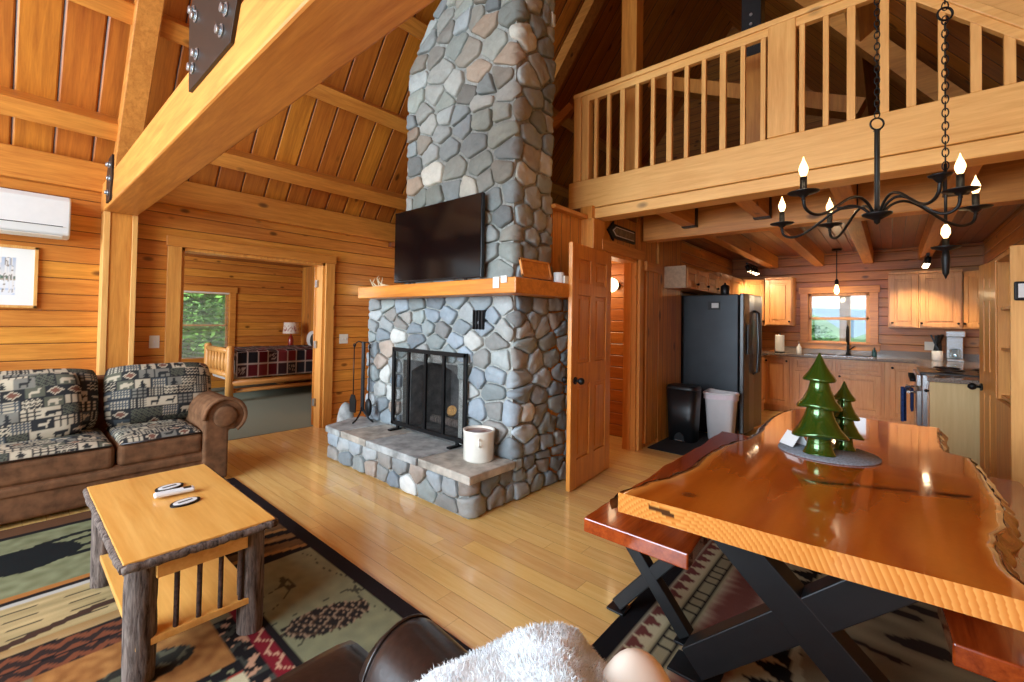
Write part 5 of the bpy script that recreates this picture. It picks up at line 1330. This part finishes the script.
MB().grid(30, 6, lambda u, v: (lambda p: (.64+(p[0]-.64)*(1-v), p[1]+.028*sin(v*pi/2), .30+(p[2]-.30)*(1-v*.97)))(armp(u, 1.0))).build('arm_front', M['leather'], o)
m = MB()
for q in (.06, .945): m.tube([(lambda p: Vector(p)+Vector((0, 0, .003)))(armp(.10+.80*k/24, q)) for k in range(25)], .004, 6)
m.tube([Vector(armp(.20, k/24))+Vector((-.001, 0, .002)) for k in range(25)], .004, 6)
m.build('piping', M['leather'], o)
rbox(MB(), .52, .735, .25, .85, .03, .33).build('arm_side', M['leather'], t, .02, 3)
rbox(MB(), -.38, -.20, .25, .92, .03, .58).build('arm', M['leather'], t, .07, 4)
cush(-.36, .78, .06, .36, .30, .76, .0, 'back_cushion', 6)
# throw
t = thing('fur_throw', 'fluffy white faux fur throw with smooth cream lining draped in the foreground', 'throw', (.5, .4, .4))
EP = [(.20,.61),(.32,.585),(.445,.568),(.565,.545),(.645,.515),(.705,.475),(.728,.44),(.722,.415),(.708,.375),(.695,.31),(.675,.22),(.62,.05)]
def ep(u):
    q = u*(len(EP)-1); i = min(len(EP)-2, int(q)); f = q-i
    def P(k): return Vector(EP[max(0, min(len(EP)-1, k))])
    p0, p1, p2, p3 = P(i-1), P(i), P(i+1), P(i+2)
    return .5*((2*p1)+(p2-p0)*f+(2*p0-5*p1+4*p2-p3)*f*f+(3*p1-p0-3*p2+p3)*f**3)
IN = Vector((.33, .17))
def thr(u, v, lift=0.0):
    e = ep(u)
    if v < .4:
        q = v/.4; d = (e-IN).normalized(); k = (1-q)
        p = e+d*(.02*k+.015*sin(u*26)*k); z = .40+(.775-.40)*sin(q*pi/2)**.8
    else:
        q = (v-.4)/.6; p = e.lerp(IN, q); z = .775+.055*sin(min(1, q*2.2)*pi/2)+.012*nz(p.x*9, p.y*9)
    z += .014*math.exp(-((u-.46)/.12)**2)*(1 if v > .25 else v/.25)*(1-.6*max(0, (v-.5)/.5))
    return Vector((p.x, p.y, z+lift+.006*nz(p.x*30, p.y*30, z*20)))
m = MB(); m.grid(120, 50, thr)
R = random.Random(6)
for k in range(42000):
    u, v = R.random()*.995, R.random()*.98
    p = thr(u, v); nx = (thr(min(1, u+.004), v)-p).cross(thr(u, min(1, v+.01))-p)
    if nx.length < 1e-9: continue
    nx.normalize()
    if nx.z < 0 and v > .4: nx = -nx
    if v <= .4:
        d = ep(u)-IN
        if nx.x*d.x+nx.y*d.y < 0: nx = -nx
    L = R.uniform(.005, .010); tl = Vector((R.uniform(-1, 1), R.uniform(-1, 1), R.uniform(-1, .3)))*.6
    tip = p+(nx+tl).normalized()*L; md = p+(nx+tl*.35).normalized()*L*.55
    s = nx.cross(Vector((R.uniform(-1, 1), R.uniform(-1, 1), R.uniform(-1, 1)))).normalized()*R.uniform(.0004, .0008)
    b = len(m.v); m.v += [p-s, p+s, md+s*.8, md-s*.8, tip]
    m.sm.add(len(m.f)); m.f.append([b, b+1, b+2, b+3]); m.sm.add(len(m.f)); m.f.append([b+3, b+2, b+4])
m.build('fur', M['fur'], t, fix=False)
def lng(u, v):
    a = u; e = Vector((.70+.02*sin(v*3), .36)).lerp(Vector((.66, .02)), a)
    q = v; return Vector((e.x+.13*sin(q*pi/2)*(1-.2*a), e.y+.03*sin(q*2), .79-.40*q*q+.012*nz(a*6, q*5)))
def lng2(u, v):
    a, b = u*2-1, v*2-1
    ra, rb = a*sqrt(1-b*b/2), b*sqrt(1-a*a/2); q = ra*ra+rb*rb
    return (.678+.125*ra-.03*rb, .295+.15*rb+.02*ra, .832-.36*q**1.2+.012*sin(5*ra+8*rb+1)*(1-q*.3)+.006*nz(ra*2, rb*2, 4))
MB().grid(34, 34, lng2).build('lining', M['cream'], t)
# ------------------------------------------------------------------ outside
struct(MB().box(-40, 120, -120, 120, -1.6, -1.5).build('ground_outside', M['grass']))
struct(MB().box(9.0, 11.4, -3, 4, -.2, -.05).build('porch_deck', M['porch']))
t = MB().box(10.6, 10.76, .58, .74, -.05, 3.2).build('porch_post', M['porch'], bevel=.01); tag(t, 'square porch post outside the kitchen window', 'post')
def hill(x, y, rx, ry, h, mat, lb, seed):
    m = MB(); m.grid(60, 20, lambda u, v: (x+(u*2-1)*rx*0+rx*(v-.5), y+(u*2-1)*ry, -1.5+h*max(0, sin(pi*v))*(1-(2*u-1)**2)**.7*(1+.25*nz(u*5+seed, v*2)+.06*nz(u*24, v*8, seed)))); o = struct(m.build('hill', M[mat]))
hill(90, 30, 60, 70, 5.6, 'hill', '', 1); hill(70, -18, 40, 60, 5.0, 'hill', '', 5); hill(46, 13, 22, 12, 5.6, 'hillg', '', 3); hill(44, -6, 22, 12, 3.2, 'hillg', '', 9)
m = MB(); m.grid(30, 10, lambda u, v: (-14+u*40, 17+6*v, -1.5+5.5*v+.6*nz(u*14, v*5))); struct(m.build('hedge_bank', M['leaf']))
def tree(nm, lb, x, y, z, rx, ry, rz, n, mat, seed, ls=.11, trunk=True):
    t = thing(nm, lb, 'tree' if trunk else 'shrub', (x, y, -1.5)); R = random.Random(seed); m = MB()
    for k in range(n):
        while True:
            a, b, c = R.uniform(-1, 1), R.uniform(-1, 1), R.uniform(-1, 1)
            if .35 < a*a+b*b+c*c < 1+.5*nz(a*2, b*2, c*2+seed): break
        p = Vector((x+a*rx, y+b*ry, z+c*rz)); q = Vector((R.uniform(-1, 1), R.uniform(-1, 1), R.uniform(-.4, .4))).normalized(); s = q.cross(Vector((R.uniform(-1, 1), R.uniform(-1, 1), R.uniform(-1, 1)))).normalized()
        L = ls*R.uniform(.6, 1.3); b0 = len(m.v); m.v += [p-q*L, p+s*L*.4-q*.1*L, p+q*L, p-s*L*.4-q*.1*L]; m.f.append([b0, b0+1, b0+2, b0+3])
    m.build('foliage', M[mat], t, fix=False)
    if trunk:
        m = MB().tube([(x, y, -1.5), (x+.05, y, z-rz*.3), (x, y+.05, z+rz*.5)], [.14, .10, .04], 10); m.build('trunk', M['trunk'], t)
    else: MB().tube([(x, y, -1.5), (x, y, z)], [.05, .02], 8).build('stem', M['trunk'], t)
tree('leafy_tree', 'bright green leafy tree close outside the left part of the bedroom window', 2.6, 12.2, 1.6, 1.5, 1.0, 2.0, 5200, 'leaf', 3)
tree('leafy_tree', 'deep green leafy tree behind the brighter one outside the bedroom window', 3.9, 14.0, 1.4, 2.4, 1.0, 2.6, 5200, 'leafd', 5, .14)
tree('garden_shrub', 'round green shrub beyond the porch outside the kitchen window', 16, 1.75, .2, .9, .75, 1.2, 2600, 'leafd', 7, .09, False)
tree('garden_shrub', 'low green shrub right of the porch post outside the kitchen window', 22, .3, -.4, 1.3, 1.0, .9, 2000, 'leaf', 9, .1, False)
# ------------------------------------------------------------------ daylight and lamps
W = bpy.data.worlds.new('sky'); SC.world = W; W.use_nodes = True; nt = W.node_tree; nt.nodes.clear()
out = nt.nodes.new('ShaderNodeOutputWorld'); bg = nt.nodes.new('ShaderNodeBackground'); tc = nt.nodes.new('ShaderNodeTexCoord'); sp = nt.nodes.new('ShaderNodeSeparateXYZ'); rp = nt.nodes.new('ShaderNodeValToRGB')
nt.links.new(tc.outputs['Generated'], sp.inputs[0]); nt.links.new(sp.outputs[2], rp.inputs[0]); nt.links.new(rp.outputs[0], bg.inputs[0]); nt.links.new(bg.outputs[0], out.inputs[0])
e = rp.color_ramp.elements; e[0].position = 0.0; e[0].color = (.95, .97, 1, 1); e[1].position = .5; e[1].color = (.62, .78, 1, 1)
bg.inputs[1].default_value = 1.5
def area(n, loc, tgt, sx, sy, e, col=(1, 1, 1)):
    L = bpy.data.lights.new(n, 'AREA'); L.shape = 'RECTANGLE'; L.size = sx; L.size_y = sy; L.energy = e; L.color = col
    o = bpy.data.objects.new(n, L); o.location = loc; o.rotation_euler = (Vector(tgt)-Vector(loc)).to_track_quat('-Z', 'Y').to_euler(); C.objects.link(o); return o
area('window_daylight', (-3.2, 2.6, 2.1), (5, 2.5, 1.2), 4.6, 2.4, 370, (.72, .87, 1)).data.spread = radians(140)
area('gable_daylight', (-3.2, 2.16, 4.2), (2, 2.6, .5), 3.0, 2.2, 10, (.74, .88, 1)).data.spread = radians(110)
area('bedroom_daylight', (-.3, 7.4, 1.5), (4, 7.6, 1.0), 1.6, 1.4, 110, (.9, .95, 1))  # added fill lamp at the windowless side wall, brightens the bedroom
L = bpy.data.lights.new('sun', 'SUN'); L.energy = 4.5; L.color = (1, .96, .88); L.angle = .02
o = bpy.data.objects.new('sun', L); o.rotation_euler = Vector((.05, .5, -.87)).to_track_quat('-Z', 'Y').to_euler(); o.location = (0, -20, 20); C.objects.link(o)
# ------------------------------------------------------------------ camera
F, PX, PY = 441.62, 491.765, 311.616
yaw, pit, rol = .7368, .0196, .0169
f = Vector((cos(pit)*cos(yaw), cos(pit)*sin(yaw), sin(pit))); r = Vector((sin(yaw), -cos(yaw), 0)); u = r.cross(f)
r2 = r*cos(rol)+u*sin(rol); u2 = r2.cross(f)
cd = bpy.data.cameras.new('camera'); cam = bpy.data.objects.new('camera', cd); C.objects.link(cam)
mt = Matrix((r2, u2, -f)).transposed().to_4x4(); mt.translation = (0, 0, 1.36); cam.matrix_world = mt
cd.sensor_width = 36; cd.sensor_fit = 'HORIZONTAL'; cd.lens = F*36/1024; cd.shift_x = (512-PX)/1024; cd.shift_y = -(341-PY)/1024; cd.clip_start = .02; cd.clip_end = 400
SC.camera = cam
SC.view_settings.view_transform = 'Standard'; SC.view_settings.look = 'None'; SC.view_settings.gamma = 1; SC.view_settings.use_curve_mapping = False
SC.view_settings.exposure = 0.0
SC.cycles.diffuse_bounces = 3
